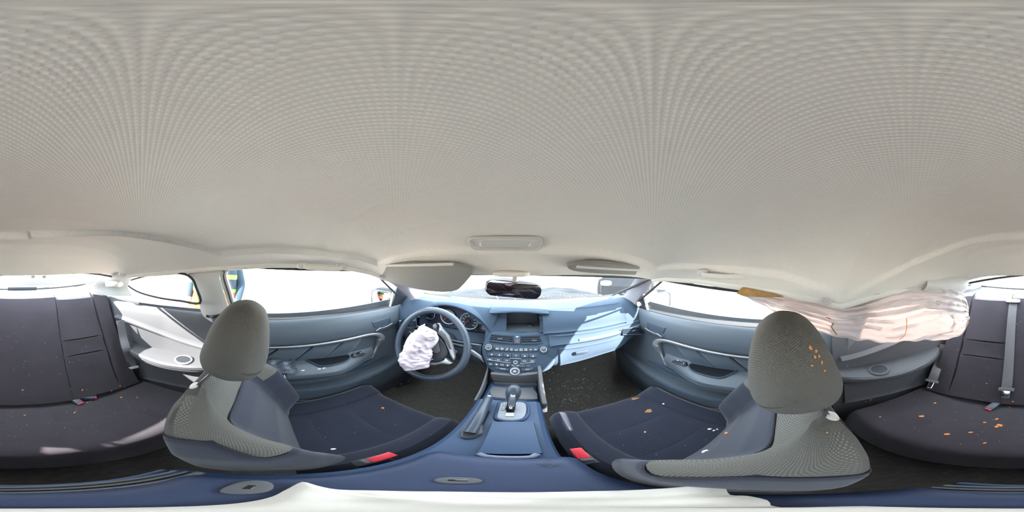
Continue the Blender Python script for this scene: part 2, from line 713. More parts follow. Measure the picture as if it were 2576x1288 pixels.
pane('window_1', (-.70, 1.09, -.312), (.70, 1.09, -.312), (.565, .525, -.100), (-.565, .525, -.100), 'wide raked windscreen above the dashboard', bow=(0, .06, .035), n=16)
pane('window_2', (-.715, -.24, -.315), (-.715, .86, -.345), (-.600, .48, -.072), (-.632, -.24, -.040), 'driver door window glass above the left door panel', bow=(-.015, 0, 0))
pane('window_3', (.715, -.24, -.315), (.715, .86, -.345), (.595, .48, -.108), (.600, -.24, -.150), 'passenger door window glass beside the hanging curtain airbag', bow=(.015, 0, 0))
QW = [(318, 712, 1.02), (345, 700, .96), (400, 688, .84), (455, 688, .75), (482, 700, .71), (494, 725, .69), (503, 762, .69), (455, 757, .78), (395, 748, .90), (345, 733, 1.0)]
qpts = [at_r(*q) for q in QW]
qc = sum(qpts, V((0, 0, 0))) / len(qpts)
w4 = tag(mk('window_4', qpts + [qc], [(i, (i + 1) % len(qpts), len(qpts)) for i in range(len(qpts))], 'window_glass'), 'small pointed left quarter window beside the rear seat', 'window', kind='structure')
mk('rubber_seal', *tube(catmull(qpts, 4, True), .006, 6, closed=True), 'rubber', w4)
pane('window_5', (-.60, -1.36, -.262), (.60, -1.36, -.262), (.47, -.78, -.165), (-.51, -.78, -.125), 'rear window above the parcel shelf', bow=(0, .10, .075), n=16)
RQ = [V((.56, -.30, -.155)), V((.54, -.41, -.146)), V((.51, -.55, -.15)), V((.50, -.70, -.175)), V((.545, -.76, -.235)), V((.61, -.62, -.285)), V((.655, -.45, -.305)), V((.67, -.31, -.310))]
rc = sum(RQ, V((0, 0, 0))) / len(RQ)
w6 = tag(mk('window_6', RQ + [rc], [(i, (i + 1) % len(RQ), len(RQ)) for i in range(len(RQ))], 'window_glass'), 'right quarter window behind the hanging curtain airbag', 'window', kind='structure')
mk('rubber_seal', *tube(catmull(RQ, 4, True), .006, 6, closed=True), 'rubber', w6)

# ------------------------------------------------------------------ doors
DSEC = [  # (z, x) from the sill downwards: inner face of the door
    (-.318, .712), (-.312, .700), (-.322, .686), (-.345, .676), (-.385, .668), (-.425, .664), (-.440, .668), (-.452, .676),
    (-.50, .684), (-.56, .686), (-.61, .680), (-.64, .672), (-.70, .664), (-.78, .662), (-.86, .668), (-.95, .676), (-1.04, .684), (-1.10, .69)]


def door_x(y, z):
    d = [(-zz, xx) for zz, xx in DSEC]
    x = table(d, -z)[0]
    x += .010 * sm(.3, .9, y) + .0
    return x


def door(s, name, label):
    side = 'left' if s < 0 else 'right'
    P = []
    for i in range(49):
        y = -.245 + 1.245 * i / 48
        row = []
        for k, (z, x) in enumerate(DSEC):
            zz = z - (.030 * sm(.15, .95, y) if k < 6 else .018 * sm(.15, .95, y) if k < 9 else 0)
            row.append(V((s * (x + .010 * sm(.3, .9, y)), y, zz)))
        P.append(row)
    d = mk(name, *sheet(P, .02, flip=(s < 0)), 'door_plastic', angle=50)
    tag(d, label, 'door', kind='structure')

    def Q(y, z, off=0.0):
        return V((s * (door_x(y, z) - off), y, z))
    # outer skin and sill
    P = [[V((s * (.80 + .05 * math.sin(PI * k / 8)), -.30 + 1.4 * i / 12, -.31 - .09 * k)) for k in range(9)] for i in range(13)]
    mk('outer_skin', *sheet(P, .006), 'body_paint', d)
    P = [[V((s * (.70 + .105 * k / 3), -.30 + 1.3 * i / 20, -.334 - .030 * sm(.15, .95, -.30 + 1.3 * i / 20) + .006 * math.sin(PI * k / 3))) for k in range(4)] for i in range(21)]
    mk('belt_moulding', *sheet(P, .006), 'rubber', d)
    # upper pad crease line
    # dark inner recess between trim and armrest, with stitched bolster panels
    seams = [-.16, .02, .18, .33, .46]
    for a, b in zip(seams, seams[1:]):
        def S(u, v, a=a, b=b):
            z = lerp(-.462, -.560, v)
            y = lerp(a, b, u) - .10 * v + .02
            return Q(y, z - .02 * sm(.15, .95, y), .004 + .010 * math.sin(PI * v))
        mk('bolster_panel', *patch(S, 0.02, .98, 0, 1, 8, 8, .005, .01, flip=(s > 0)), 'door_plastic', d)
    # silver trim: sweeps along the armrest then hooks down at the front
    tr = [(-.16, -.447), (0, -.447), (.2, -.449), (.38, -.453), (.50, -.460), (.565, -.478), (.592, -.508), (.585, -.540), (.565, -.575), (.54, -.615), (.52, -.64)]
    path = catmull([Q(y, z, .012) for y, z in tr], 5)
    n = len(path)
    rad = [(.35 + .55 * sm(0, .35 * n, i)) * (1 + 2.0 * math.exp(-((i / n - .62) / .12) ** 2)) * (1 - .55 * sm(.8 * n, n, i)) for i in range(n)]
    mk('silver_trim', *tube(path, rad, prof=[(a, b) for a, b in rrect(.018, .017, .005, 3)], up=(s, 0, 0)), 'silver', d, label='curved silver trim strip')
    # crease above trim
    mk('crease', *tube([Q(-.2 + 1.15 * k / 20, -.436 - .018 * sm(.15, .95, -.2 + 1.15 * k / 20), .002) for k in range(21)], .0025, 6), 'black_plastic', d)
    # armrest shelf
    ar = []
    for i in range(37):
        y = -.20 + .74 * i / 36
        t = (y + .20) / .74
        w = .100 * (1 - sm(.62, 1.0, t) * .80) * (1 - .0 * t)
        zt = -.578 - .028 * sm(.35, 1, t)
        b = door_x(y, zt)
        hgt = .045 * (1 - .5 * sm(.6, 1, t))
        sec = [(b + .005, zt + .038), (b - w * .35, zt + .022), (b - w * .8, zt + .004), (b - w * .96, zt - .006), (b - w, zt - .018), (b - w * .97, zt - .030), (b - w * .7, zt - hgt * .95), (b - w * .3, zt - hgt * 1.2), (b + .005, zt - hgt * 1.4)]
        ar.append([V((s * x, y, z)) for x, z in sec])
    arm = mk('armrest', *loft(ar), 'door_plastic', d)
    # edge bead of the armrest
    mk('edge_bead', *tube([r[5] for r in ar], .0035, 6), 'black_plastic', arm)
    mk('edge_bead', *tube([(r[6] * .3 + r[5] * .7) + V((s * -.001, 0, -.004)) for r in ar], .0025, 6), 'dash_plastic', arm)
    # pull cup: trapezoid hollow in the armrest top
    def AT(y, f, dz=0.0):
        """point on the armrest top: f = 0 at the door, 1 at the edge"""
        t = (y + .20) / .74
        w = .100 * (1 - sm(.62, 1.0, t) * .80)
        zt = -.578 - .028 * sm(.35, 1, t)
        b_ = door_x(y, zt)
        return V((s * (b_ - w * f), y, zt + .038 - .038 * f + dz))
    rimp = catmull([AT(y, f, .004) for y, f in ((.175, .12), (.26, .10), (.35, .10), (.375, .14), (.385, .30), (.375, .50), (.335, .62), (.25, .64), (.215, .58), (.19, .35))], 3, True)
    mk('pull_cup_rim', *tube(rimp, .0035, 6, closed=True), 'dash_plastic', arm)
    cc = sum(rimp, V((0, 0, 0))) / len(rimp)
    rings = [[lerp(p, cc, .04) + V((0, 0, .000)) for p in rimp], [lerp(p, cc, .15) + V((0, 0, -.0025)) for p in rimp], [lerp(p, cc, .7) + V((0, 0, -.003)) for p in rimp]]
    mk('pull_cup', *loft(rings), 'cup_dark', arm)
    # window switches
    so_c = AT(.435, .42, .002)
    sw = box(so_c, (.030, .080, .010), .004, Euler((-.10, s * .35, 0)))
    so = mk('switch_plate', *sw, 'black_plastic', arm)
    for k in range(4 if s < 0 else 2):
        q = AT(.415 + .034 * (k // 2), .30 + .26 * (k % 2), .009)
        b_ = mk('window_switch', *box(q, (.011, .022, .006), .002), 'button_black', so)
    for k in range(2):
        q = AT(.412 + .040 * k, .42, .013)
        mk('switch_mark', *box(q, (.010, .004, .001), .0003), 'print_white', so)
    # door handle: recessed cup and pale lever
    hc = Q(.62, -.415, .004)
    rec = [Q(y, z, .003) for y, z in [(.53, -.385), (.66, -.385), (.67, -.405), (.665, -.435), (.56, -.435), (.545, -.425)]]
    mk('handle_cup', *prism(rec, (s * .006, 0, 0), .002), 'button_black', d)
    lev = [Q(y, z, .016) for y, z in [(.548, -.448), (.575, -.430), (.60, -.436), (.64, -.434), (.672, -.425), (.668, -.446), (.62, -.456)]]
    mk('door_handle', *prism(lev, (s * .010, 0, 0), .003), 'silver', d, label='pale inner door pull lever')
    # map pocket and lower ledges
    lo = []
    for i in range(41):
        y = -.20 + 1.12 * i / 40
        t = (y + .2) / 1.12
        zt = -.70 - .045 * math.sin(PI * min(1, t * 1.05)) * .6
        b = door_x(y, zt)
        w = .012 + .050 * math.sin(PI * min(1, t * .98 + .02)) ** .8
        sec = [(b + .004, zt - .004), (b - w * .6, zt - .002), (b - w * .93, zt - .004), (b - w, zt - .014), (b - w * .95, zt - .04), (b - w * .85, zt - .12), (b - w * .5, zt - .20), (b + .004, zt - .24)]
        lo.append([V((s * x, y, z)) for x, z in sec])
    pk = mk('map_pocket', *loft(lo), 'door_plastic', d)
    mk('pocket_lip', *tube([r[3] for r in lo], .006, 8), 'dash_plastic', pk)
    mk('pocket_opening', *prism([Q(y, z, .010) for y, z in [(.05, -.652), (.30, -.655), (.55, -.658), (.66, -.672), (.50, -.690), (.25, -.694), (.08, -.690)]], (s * .004, 0, 0), .001), 'dash_plastic', pk)
    # door mirror sail
    sail = [V((s * .690, .70, -.325)), V((s * .695, .96, -.335)), V((s * .668, .80, -.235)), V((s * .655, .715, -.185))]
    mk('mirror_sail', *prism(sail, (s * .012, 0, 0), .003), 'black_plastic', d)
    mk('sail_post', *tube([V((s * .700, .69, -.325)), V((s * .655, .69, -.172))], .006, 8), 'pillar_trim', d)
    return d


d1 = door(-1, 'door_1', 'dark blue-hazed driver door panel with silver trim and torn armrest cover')
d2 = door(1, 'door_2', 'dark blue-hazed passenger door panel with silver trim and smooth armrest')

# torn leather on the driver's armrest: wrinkled flap with stapled, fringed edge
P = []
for i in range(46):
    y = -.17 + .27 * i / 45
    row = []
    for j in range(17):
        t = j / 16
        x = -.668 + .078 * t
        z = -.528 - .030 * t + .006 * noise.noise(V((y * 22 + t * 5, t * 3, 1.7))) * 2 + 0.0055 * math.sin(y * 115 + 2.2 * math.sin(t * 3)) * math.sin(PI * t) - .012 * max(0, t - .9) * 8
        row.append(V((x, y + .02 * t, z)))
    P.append(row)
fp = mk('torn_cover', *sheet(P, .002), 'button_black', d1, label='wrinkled torn armrest cover')
for k in range(22):
    y = -.16 + .011 * k
    mk('stitch', *tube([V((-.590, y, -.574)), V((-.5835, y + .004, -.590))], .0016, 5), 'print_white' if k % 5 == 0 else 'dash_plastic', fp)
for px, py in ((762, 932), (803, 928), (815, 926)):
    p = at_z(px, py, -.560)
    mk('staple', *box(p, (.004, .014, .003), .001), 'print_white', fp)

# ------------------------------------------------------------------ pillars
def strip(name, A, B, th, matn, label, kind='structure', flip=False, cat='pillar', bulge=.012):
    """pillar trim between two edge polylines A and B (same count)"""
    A, B = catmull(A, 5), catmull(B, 5)
    P = []
    for a, b in zip(A, B):
        row = []
        for j in range(9):
            t = j / 8
            p = lerp(a, b, t)
            inward = (CAMP - p)
            inward.z = 0
            inward.normalize()
            row.append(p + inward * (bulge * (1 - (2 * t - 1) ** 4)))
        P.append(row)
    o = mk(name, *sheet(P, th, flip), matn)
    tag(o, label, cat, kind=kind)
    return o


aL = strip('trim_1', [at_r(955, 697, .78), at_r(998, 722, .93), at_r(1028, 750, 1.04), at_r(1044, 774, 1.08)], [at_r(1008, 696, .80), at_r(1044, 720, .97), at_r(1068, 738, 1.09), at_r(1086, 753, 1.17)], .02, 'apillar_trim', 'grey left windscreen pillar trim beside the driver visor')
aR = strip('trim_2', [at_r(1645, 700, .73), at_r(1630, 728, .88), at_r(1608, 764, 1.0), at_r(1597, 792, 1.04)], [at_r(1603, 692, .75), at_r(1588, 716, .92), at_r(1567, 746, 1.08), at_r(1550, 762, 1.16)], .02, 'apillar_trim', 'grey right windscreen pillar trim with torn airbag cloth behind', flip=True)

# left B pillar
bL = strip('trim_3', [at_x(470, 690, -.610), at_x(487, 715, -.625), at_x(498, 750, -.645), at_x(506, 785, -.66), at_x(522, 808, -.672), at_x(545, 816, -.675)], [at_x(556, 684, -.600), at_x(553, 705, -.622), at_x(566, 745, -.645), at_x(578, 785, -.66), at_x(588, 800, -.668), at_x(596, 812, -.67)], .03, 'pillar_trim', 'grey left centre pillar trim with seat belt slot')
for k in range(3):
    a = [at_x(560 + 5 * k, 682 - 1 * k, -.618), at_x(558 + 5 * k, 700 - 2 * k, -.632), at_x(570 + 5 * k, 740 - 2 * k, -.655), at_x(585 + 5 * k, 785, -.675), at_x(597 + 5 * k, 815, -.69)]
    mk('door_seal', *tube(catmull(a, 5), .006 if k % 2 else .008, 8), 'grey_panel' if k % 2 else 'pillar_trim', bL)
bR = strip('trim_4', [V((.585, -.34, -.165)), V((.630, -.345, -.23)), V((.665, -.36, -.30)), V((.68, -.37, -.36))], [V((.600, -.22, -.150)), V((.640, -.225, -.22)), V((.675, -.235, -.30)), V((.685, -.24, -.36))], .03, 'pillar_trim', 'grey right centre pillar trim behind the curtain airbag', flip=True)
mk('belt_slot_plate', *box((.672, -.30, -.335), (.02, .06, .05), .006), 'print_white', bR)

# roof rails: trim between headliner edge and window tops
for s, E, nm, lb in ((-1, EDGE_L, 'trim_5', 'beige roof rail trim above the driver window'), (1, EDGE_R, 'trim_6', 'beige sagging roof rail trim above the passenger window')):
    pth = []
    for k in range(41):
        y = -.79 + 1.31 * k / 40
        x, z = table(E, y)
        pth.append(V((x + s * .012, y, z + .004)))
    tag(mk(nm, *tube(pth, 1.0, up=(0, 0, 1), prof=rrect(.030, .045, .012, 4)), 'headliner_plain'), lb, 'roof rail', kind='structure')

# C pillars
cL = strip('trim_7', [at_r(262, 676, .93), at_r(255, 700, .96), at_r(228, 722, 1.05), at_r(205, 738, 1.12)], [at_r(345, 680, .90), at_r(332, 700, .95), at_r(322, 722, 1.0), at_r(335, 745, 1.0)], .03, 'pillar_trim', 'grey left rear pillar trim between quarter and rear windows')
mk('pillar_lamp', *box(at_r(294, 688, .915), (.03, .03, .022), .006, Euler((.2, 0, .6))), 'pillar_trim', cL)
mk('pillar_step', *superell(at_r(290, 712, .99), (.07, .05, .022), Euler((0, 0, .6)).to_matrix()), 'pillar_trim', cL)
cR = strip('trim_8', [at_r(2385, 686, 1.12), at_r(2400, 710, 1.18), at_r(2418, 735, 1.24), at_r(2428, 750, 1.30)], [at_r(2446, 684, 1.28), at_r(2462, 700, 1.36), at_r(2470, 720, 1.42), at_r(2458, 740, 1.44)], .03, 'pillar_trim', 'grey right rear pillar trim beside the rear window')

# ------------------------------------------------------------------ quarter panels beside the rear seat
WX = [(-1.10, .52), (-1.0, .53), (-.80, .555), (-.65, .60), (-.5, .645), (-.36, .672), (-.22, .690), (-.10, .70)]
WZ = [(-.285, .000), (-.295, -.012), (-.33, -.022), (-.37, -.030), (-.41, -.034), (-.45, -.036), (-.55, -.030), (-.62, -.032), (-.72, -.040), (-.82, -.045), (-.95, -.045), (-1.1, -.045)]


def wall_x(y, z):
    return table(WX, y)[0] + table([(-a, b) for a, b in WZ], -z)[0]


def quarter(s, name, label):
    P = []
    for i in range(37):
        y = -1.10 + .90 * i / 36
        P.append([V((s * wall_x(y, z), y, z + (.02 * sm(-.6, -.95, y) if k < 2 else 0))) for k, (z, dx) in enumerate(WZ)])
    w = mk(name, *sheet(P, .02, flip=(s < 0)), 'grey_panel', angle=50)
    tag(w, label, 'side panel', kind='structure')
    # outer skin
    P = [[V((s * (table(WX, -1.0 + .80 * i / 10)[0] + .10), -1.0 + .80 * i / 10, -.30 - .1 * k)) for k in range(9)] for i in range(11)]
    mk('outer_skin', *sheet(P, .006), 'body_paint', w)
    # sweeping ledge
    led = []
    for i in range(31):
        y = -.78 + .55 * i / 30
        z = -.372 - .10 * sm(-.80, -.15, y) 
        x = wall_x(y, z)
        sec = [(x + .006, z + .012), (x - .012, z + .006), (x - .022, z - .004), (x - .020, z - .014), (x + .006, z - .022)]
        led.append([V((s * a, y, b)) for a, b in sec])
    mk('ledge', *loft(led), 'grey_panel', w)
    # armrest with cup holder
    rows = []
    for i in range(41):
        t = i / 40
        y = -.70 + .52 * t
        z = -.535 - .004 * math.sin(PI * t)
        wd = .125 * max(.02, math.sin(PI * (t * .93 + .02))) ** .55
        x = wall_x(y, z)
        sec = [(x + .006, z), (x - wd * .5, z + .004), (x - wd * .92, z + .001), (x - wd, z - .008), (x - wd * .985, z - .018), (x - wd * .975, z - .022), (x - wd * .98, z - .028), (x - wd * .93, z - .042), (x - wd * .6, z - .062), (x + .006, z - .085)]
        rows.append([V((s * a, y, b)) for a, b in sec])
    arm = mk('armrest', *loft(rows), 'grey_panel', w)
    mk('edge_bead', *tube([r[5] for r in rows], .004, 6), 'black_plastic', arm)
    c = V((s * (wall_x(-.36, -.535) - .068), -.36, -.531))
    mk('cup_ring', *lathe(c, (0, 0, 1), [(.031, -.001), (.033, .0035), (.039, .0035), (.042, -.001)], 36, close=True), 'grey_panel' if s > 0 else 'silver_matte', arm)
    mk('cup_well_shade', *lathe(c, (0, 0, 1), [(.032, .0022), (.031, .0024), (.012, .0012)], 36), 'black_plastic', arm)  # flat black disc painting the shade of a deep well
    # speaker panel below
    mk('lower_panel', *patch(lambda u, v: V((s * (wall_x(lerp(-.62, -.24, u), lerp(-.64, -.80, v)) - .006), lerp(-.62, -.24, u), lerp(-.64, -.80, v))), 0, 1, 0, 1, 12, 8, .008, .008, flip=(s > 0)), 'grey_panel', w)
    return w


q1 = quarter(-1, 'wall_left', 'sunlit grey left rear side panel with cup holder armrest')
q2 = quarter(1, 'wall_right', 'shaded grey right rear side panel with cup holder armrest')
# ------------------------------------------------------------------ front seats
def front_seat(sx, y0, name, label, inner, hy=-.18, dz=0.0):
    """sx: seat centre; y0: where backrest meets cushion; inner: sign of the side next to the console"""
    T = thing(name, label, 'car seat', (sx, y0 + .15, -1.08), group='front seats')

    def L(x, y, z):
        return V((sx + x, y0 + y, z + dz))

    # cushion
    def S(u, v):
        a = abs(u)
        w = .232 + .010 * v
        x = u * w
        y = -.07 + .455 * v - .018 * a ** 3 * v
        z = -.852 + .052 * v + .030 * sm(.52, .86, a) - .075 * max(0, (a - .86) / .14) ** 2.0
        z -= .075 * max(0, (v - .86) / .14) ** 2.2
        return L(x, y, z)
    wid = .60
    mk('cushion_panel', *patch(S, -wid, wid, .0, .22, 14, 8, .005, .03, ex=2), 'seat_fabric', T)
    mk('cushion_panel', *patch(S, -wid, wid, .22, .55, 14, 10, .006, .03, ex=2), 'seat_fabric', T)
    mk('cushion_panel', *patch(S, -wid, wid, .55, 1.0, 14, 14, .006, .03, ex=2), 'seat_fabric', T)
    mk('cushion_bolster', *patch(S, -1.0, -wid, .0, 1.0, 10, 18, .010, .03), 'seat_fabric', T)
    mk('cushion_bolster', *patch(S, wid, 1.0, .0, 1.0, 10, 18, .010, .03), 'seat_fabric', T)
    # seat base below the cushion
    rings = []
    for t in range(9):
        k = t / 8
        z = -.86 - .15 * k
        w = .236 - .02 * k
        rings.append([L(a * w / .5, b * .40 / .5 + .14, z) for a, b in [(p[0], p[1]) for p in rrect(1.0, 1.0, .22, 5)]])
    rings = [[L(p[0] * (.472 - .04 * t / 8), .145 + p[1] * (.44 - .03 * t / 8), -.868 - .14 * t / 8) for p in rrect(1.0, 1.0, .18, 5)] for t in range(9)]
    mk('seat_base', *loft(rings), 'black_plastic', T)
    for sgn in (-1, 1):
        mk('seat_rail', *box(L(sgn * .19, .15, -1.06), (.04, .50, .06), .006), 'black_plastic', T)
    # side shield by the door with recline lever
    mk('side_shield', *prism([L(-inner * .245, y, z) for y, z in [(-.12, -.90), (-.10, -.83), (.0, -.80), (.10, -.84), (.33, -.87), (.36, -.93), (.30, -.97), (-.08, -.97)]], (inner * .02, 0, 0), .006), 'black_plastic', T)
    mk('recline_lever', *box(L(-inner * .262, .0, -.862), (.014, .10, .025), .005), 'silver_matte', T)

    # backrest: stacked rings along the reclined spine
    up = V((0, -.375, .927)).normalized()
    fr = V((0, .927, .375)).normalized()
    H = .478
    base = V((0, -.092, -.840))
    NR, NT = 44, 64
    grid = []
    for i in range(NR + 1):
        t = i / NR
        tt = t
        w = table([(0, .205), (.15, .228), (.4, .248), (.6, .246), (.78, .228), (.9, .196), (.96, .165), (1.0, .118)], tt)[0]
        dep = table([(0, .070), (.3, .082), (.6, .075), (.85, .058), (.95, .044), (1.0, .022)], tt)[0]
        row = []
        for j in range(NT):
            th = 2 * PI * j / NT
            c, s_ = math.cos(th), math.sin(th)
            x = w * math.copysign(abs(c) ** .62, c)
            d = dep * math.copysign(abs(s_) ** .55, s_)
            if s_ < 0:
                d *= .80
            if s_ > 0:
                b = .080 * math.exp(-((abs(x) / w - .86) / .19) ** 2) * sm(0, .15, tt) * (1 - .75 * sm(.55, .97, tt))
                d += b
                d -= .012 * (1 - sm(.45, .7, abs(x) / w))
                if .55 < abs(x) / w < .63:
                    d -= .004
            row.append(L(x, base.y, base.z) + up * (H * t) + fr * d)
        grid.append(row)
    # split the shell into upholstery panels
    keys = {}

    def key(i, j):
        t = (i + .5) / NR
        th = 2 * PI * (j + .5) / NT
        c, s_ = math.cos(th), math.sin(th)
        front = s_ > .0
        ax = abs(c) ** .62
        if front and ax < .60:
            return 'back_insert' if t < .78 else 'shoulder_panel'
        if t > .80 and s_ > -.85:
            return 'shoulder_panel'
        if t > .60 + .0 and front and ax > .60 and s_ > .30:
            return 'shoulder_panel'
        if s_ < -.80:
            return 'back_shell'
        return ('side_bolster', c > 0)
    for i in range(NR):
        for j in range(NT):
            keys.setdefault(key(i, j), []).append((i, j))
    cen = [sum(r, V((0, 0, 0))) / NT for r in grid]
    for k, cells in keys.items():
        inset = set()
        cs = set(cells)
        for (i, j) in cells:
            for di, dj, vs in ((-1, 0, ((i, j), (i, j + 1))), (1, 0, ((i + 1, j), (i + 1, j + 1))), (0, -1, ((i, j), (i + 1, j))), (0, 1, ((i, j + 1), (i + 1, j + 1)))):
                nb = (i + di, (j + dj) % NT)
                if 0 <= nb[0] < NR and nb not in cs:
                    for a, b in vs:
                        inset.add((a, b % NT))
        idx, vv, ff, uu = {}, [], [], []

        def vid(i, j):
            j %= NT
            if (i, j) not in idx:
                idx[(i, j)] = len(vv)
                p = grid[i][j]
                if (i, j) in inset:
                    p = p + (cen[i] - p).normalized() * .0045
                vv.append(p)
                uu.append((j / NT * 1.05, i / NR * H))
            return idx[(i, j)]
        for (i, j) in cells:
            ff.append((vid(i, j), vid(i + 1, j), vid(i + 1, j + 1), vid(i, j + 1)))
        nm = k if isinstance(k, str) else k[0]
        if nm == 'shoulder_panel':
            ff.append(tuple(vid(NR, j) for j in range(NT)))
        mt = {'shoulder_panel': 'seat_mesh', 'back_insert': 'seat_fabric', 'back_shell': 'grey_panel'}.get(nm, 'seat_fabric')
        if nm == 'back_shell':
            mt = 'seat_fabric'
        mk(nm, vv, ff, mt, T, angle=70, uv=uu)
    # piped seams where upholstery panels meet
    sh_ = set(keys['shoulder_panel'])
    nbr = {}
    for (i, j) in sh_:
        for nb, va, vb in (((i - 1, j), (i, j), (i, j + 1)), ((i + 1, j), (i + 1, j), (i + 1, j + 1)), ((i, j - 1), (i, j), (i + 1, j)), ((i, j + 1), (i, j + 1), (i + 1, j + 1))):
            nb = (nb[0], nb[1] % NT)
            if 0 <= nb[0] < NR and nb not in sh_:
                va, vb = (va[0], va[1] % NT), (vb[0], vb[1] % NT)
                nbr.setdefault(va, []).append(vb)
                nbr.setdefault(vb, []).append(va)
    todo = set(nbr)
    while todo:
        st0 = todo.pop()
        ch = [st0]
        cur = st0
        while True:
            nx = [q for q in nbr[cur] if q in todo]
            if not nx:
                break
            cur = nx[0]
            todo.discard(cur)
            ch.append(cur)
        if len(ch) > 6:
            pts = [grid[i][j] for i, j in ch]
            for _ in range(3):
                pts = [pts[0]] + [(pts[k - 1] + pts[k] * 2 + pts[k + 1]) / 4 for k in range(1, len(pts) - 1)] + [pts[-1]]
            mk('seam', *tube(pts, .0024, 5), 'seam', T)
    # headrest guides and posts
    top = L(0, base.y, base.z) + up * H
    hb = L(0, hy - .02, -.315)
    for sgn in (-1, 1):
        g = top + V((sgn * .068, -.002, -.006))
        gd = mk('headrest_guide', *superell(g, (.019, .015, .009), None, .8, .8, 10, 20), 'pillar_trim', T, label='pale plastic headrest guide')
        mk('post', *tube([g, hb + V((sgn * .068, 0, .05))], .0055, 10), 'chrome', gd)

    # headrest: pear-shaped pillow, profile in (y, z) swept across the width
    hp = catmull([V((0, y * 1.10, z * 1.0)) for y, z in ((.062, -.055), (.068, .0), (.066, .050), (.056, .084), (.022, .108), (-.024, .100), (-.058, .058), (-.076, 0), (-.082, -.042), (-.064, -.082), (-.01, -.106), (.042, -.092))], 4, True)
    hc_ = L(0, hy, -.233)
    rings, uvs = [], []
    per = [0]
    for k in range(1, len(hp)):
        per.append(per[-1] + (hp[k] - hp[k - 1]).length)
    for k in range(37):
        a_ = -PI / 2 + PI * k / 36
        x_ = math.sin(a_) * .140
        sc_ = max(.004, (1 - min(.99999, abs(math.sin(a_))) ** 2.6) ** (1 / 2.2))
        for m, q in enumerate(hp):
            taper = 1 - .16 * sm(-.02, .11, q.z)
        rings.append([hc_ + V((x_ * (1 - .16 * sm(-.03, .115, q.z * sc_)), q.y * sc_, q.z * sc_)) for q in hp])
        uvs += [(per[m], a_ * .13) for m in range(len(hp))]
    mk('headrest', *loft(rings), 'seat_mesh', T, uv=uvs)
    # buckle beside the console
    bx = inner * .237
    bk = mk('belt_buckle', *box(L(bx, .035, -.730), (.028, .056, .090), .006, Euler((.25, 0, 0))), 'black_plastic', T)
    mk('release_button', *box(L(bx, .048, -.684), (.022, .048, .010), .003, Euler((.25, 0, 0))), 'red_plastic', bk, label='red seat belt release button')
    mk('button_tip', *box(L(bx, .018, -.690), (.020, .012, .010), .003, Euler((.25, 0, 0))), 'grey_panel', bk)
    mk('buckle_stalk', *tube([L(bx, .03, -.77), L(bx, .02, -.92)], .012, 10), 'black_plastic', bk)
    return T


seatL = front_seat(-.37, .105, 'driver_seat', 'dark fabric driver seat behind the steering wheel', 1, -.178)
seatR = front_seat(.372, .195, 'passenger_seat', 'dark fabric front passenger seat with orange stains and grit', -1, -.212)

# ------------------------------------------------------------------ rear bench
RS = thing('rear_bench', 'dark grey fabric rear bench seat littered with orange crumbs', 'car seat', (0, -.62, -1.08))
BW = .520


def rear_back(u, v):
    """u -1..1 across, v 0 bottom .. 1 top"""
    x = BW * u
    bow = .030 * abs(u) ** 2.5
    y = -.640 - .310 * v + bow
    z = -.82 + .597 * v
    # roll over the top
    if v > .90:
        k = (v - .90) / .10
        y -= .075 * k ** 1.6
        z -= .0597 * k ** 1.15 + .012 * max(0, (k - .85) / .15) ** 2
    z -= .020 * sm(.8, 1, abs(u)) * v
    return V((x, y, z))


def rb(u0, u1, v0, v1, nm='back_panel', pf=.012, nu=12, nv=12):
    return mk(nm, *patch(rear_back, u0, u1, v0, v1, nu, nv, pf * .42, .05, ex=1.0), 'rear_fabric', RS)


for s in (-1, 1):
    a, b = (.36, .80)
    lo_, hi_ = sorted((s * a, s * b))
    rb(lo_, hi_, .02, .42, 'back_panel', .014)
    rb(lo_, hi_, .42, .56, 'back_panel', .010)
    rb(lo_, hi_, .56, 1.0, 'back_panel', .014)
    lo_, hi_ = sorted((s * b, s * 1.0))
    rb(lo_, hi_, .02, 1.0, 'back_bolster', .012, 8, 20)
rb(-.36, .36, .02, 1.0, 'centre_back', .016, 20, 20)


def rear_cush(u, v):
    """v 0 at the backrest .. 1 front"""
    x = .552 * u * (1 - .02 * v)
    y = -.675 + .475 * v - .020 * math.cos(u * PI)
    z = -.835 + .070 * v + .012 * math.sin(PI * v) + .008 * math.cos(u * 2 * PI) * v + .018 * sm(.45, .95, abs(u)) * (1 - v)
    if v > .84:
        k = (v - .84) / .16
        y -= .020 * k * k
        z -= .120 * k ** 2.2
    return V((x, y, z))


def rc_(u0, u1, v0, v1, nm='cushion_panel', pf=.010, nu=14, nv=12):
    return mk(nm, *patch(rear_cush, u0, u1, v0, v1, nu, nv, pf * .5, .05, ex=1.0), 'rear_fabric', RS)


for s in (-1, 1):
    lo_, hi_ = sorted((s * .14, s * .62))
    rc_(lo_, hi_, 0, .48)
    rc_(lo_, hi_, .48, 1.0, nv=18)
    lo_, hi_ = sorted((s * .62, s * 1.0))
    rc_(lo_, hi_, 0, 1.0, 'cushion_bolster', .012, 12, 24)
rc_(-.14, .14, 0, 1.0, 'cushion_panel', .008, 10, 24)
mk('seat_base', *box((0, -.45, -.975), (1.06, .32, .22), .02), 'carpet', RS)
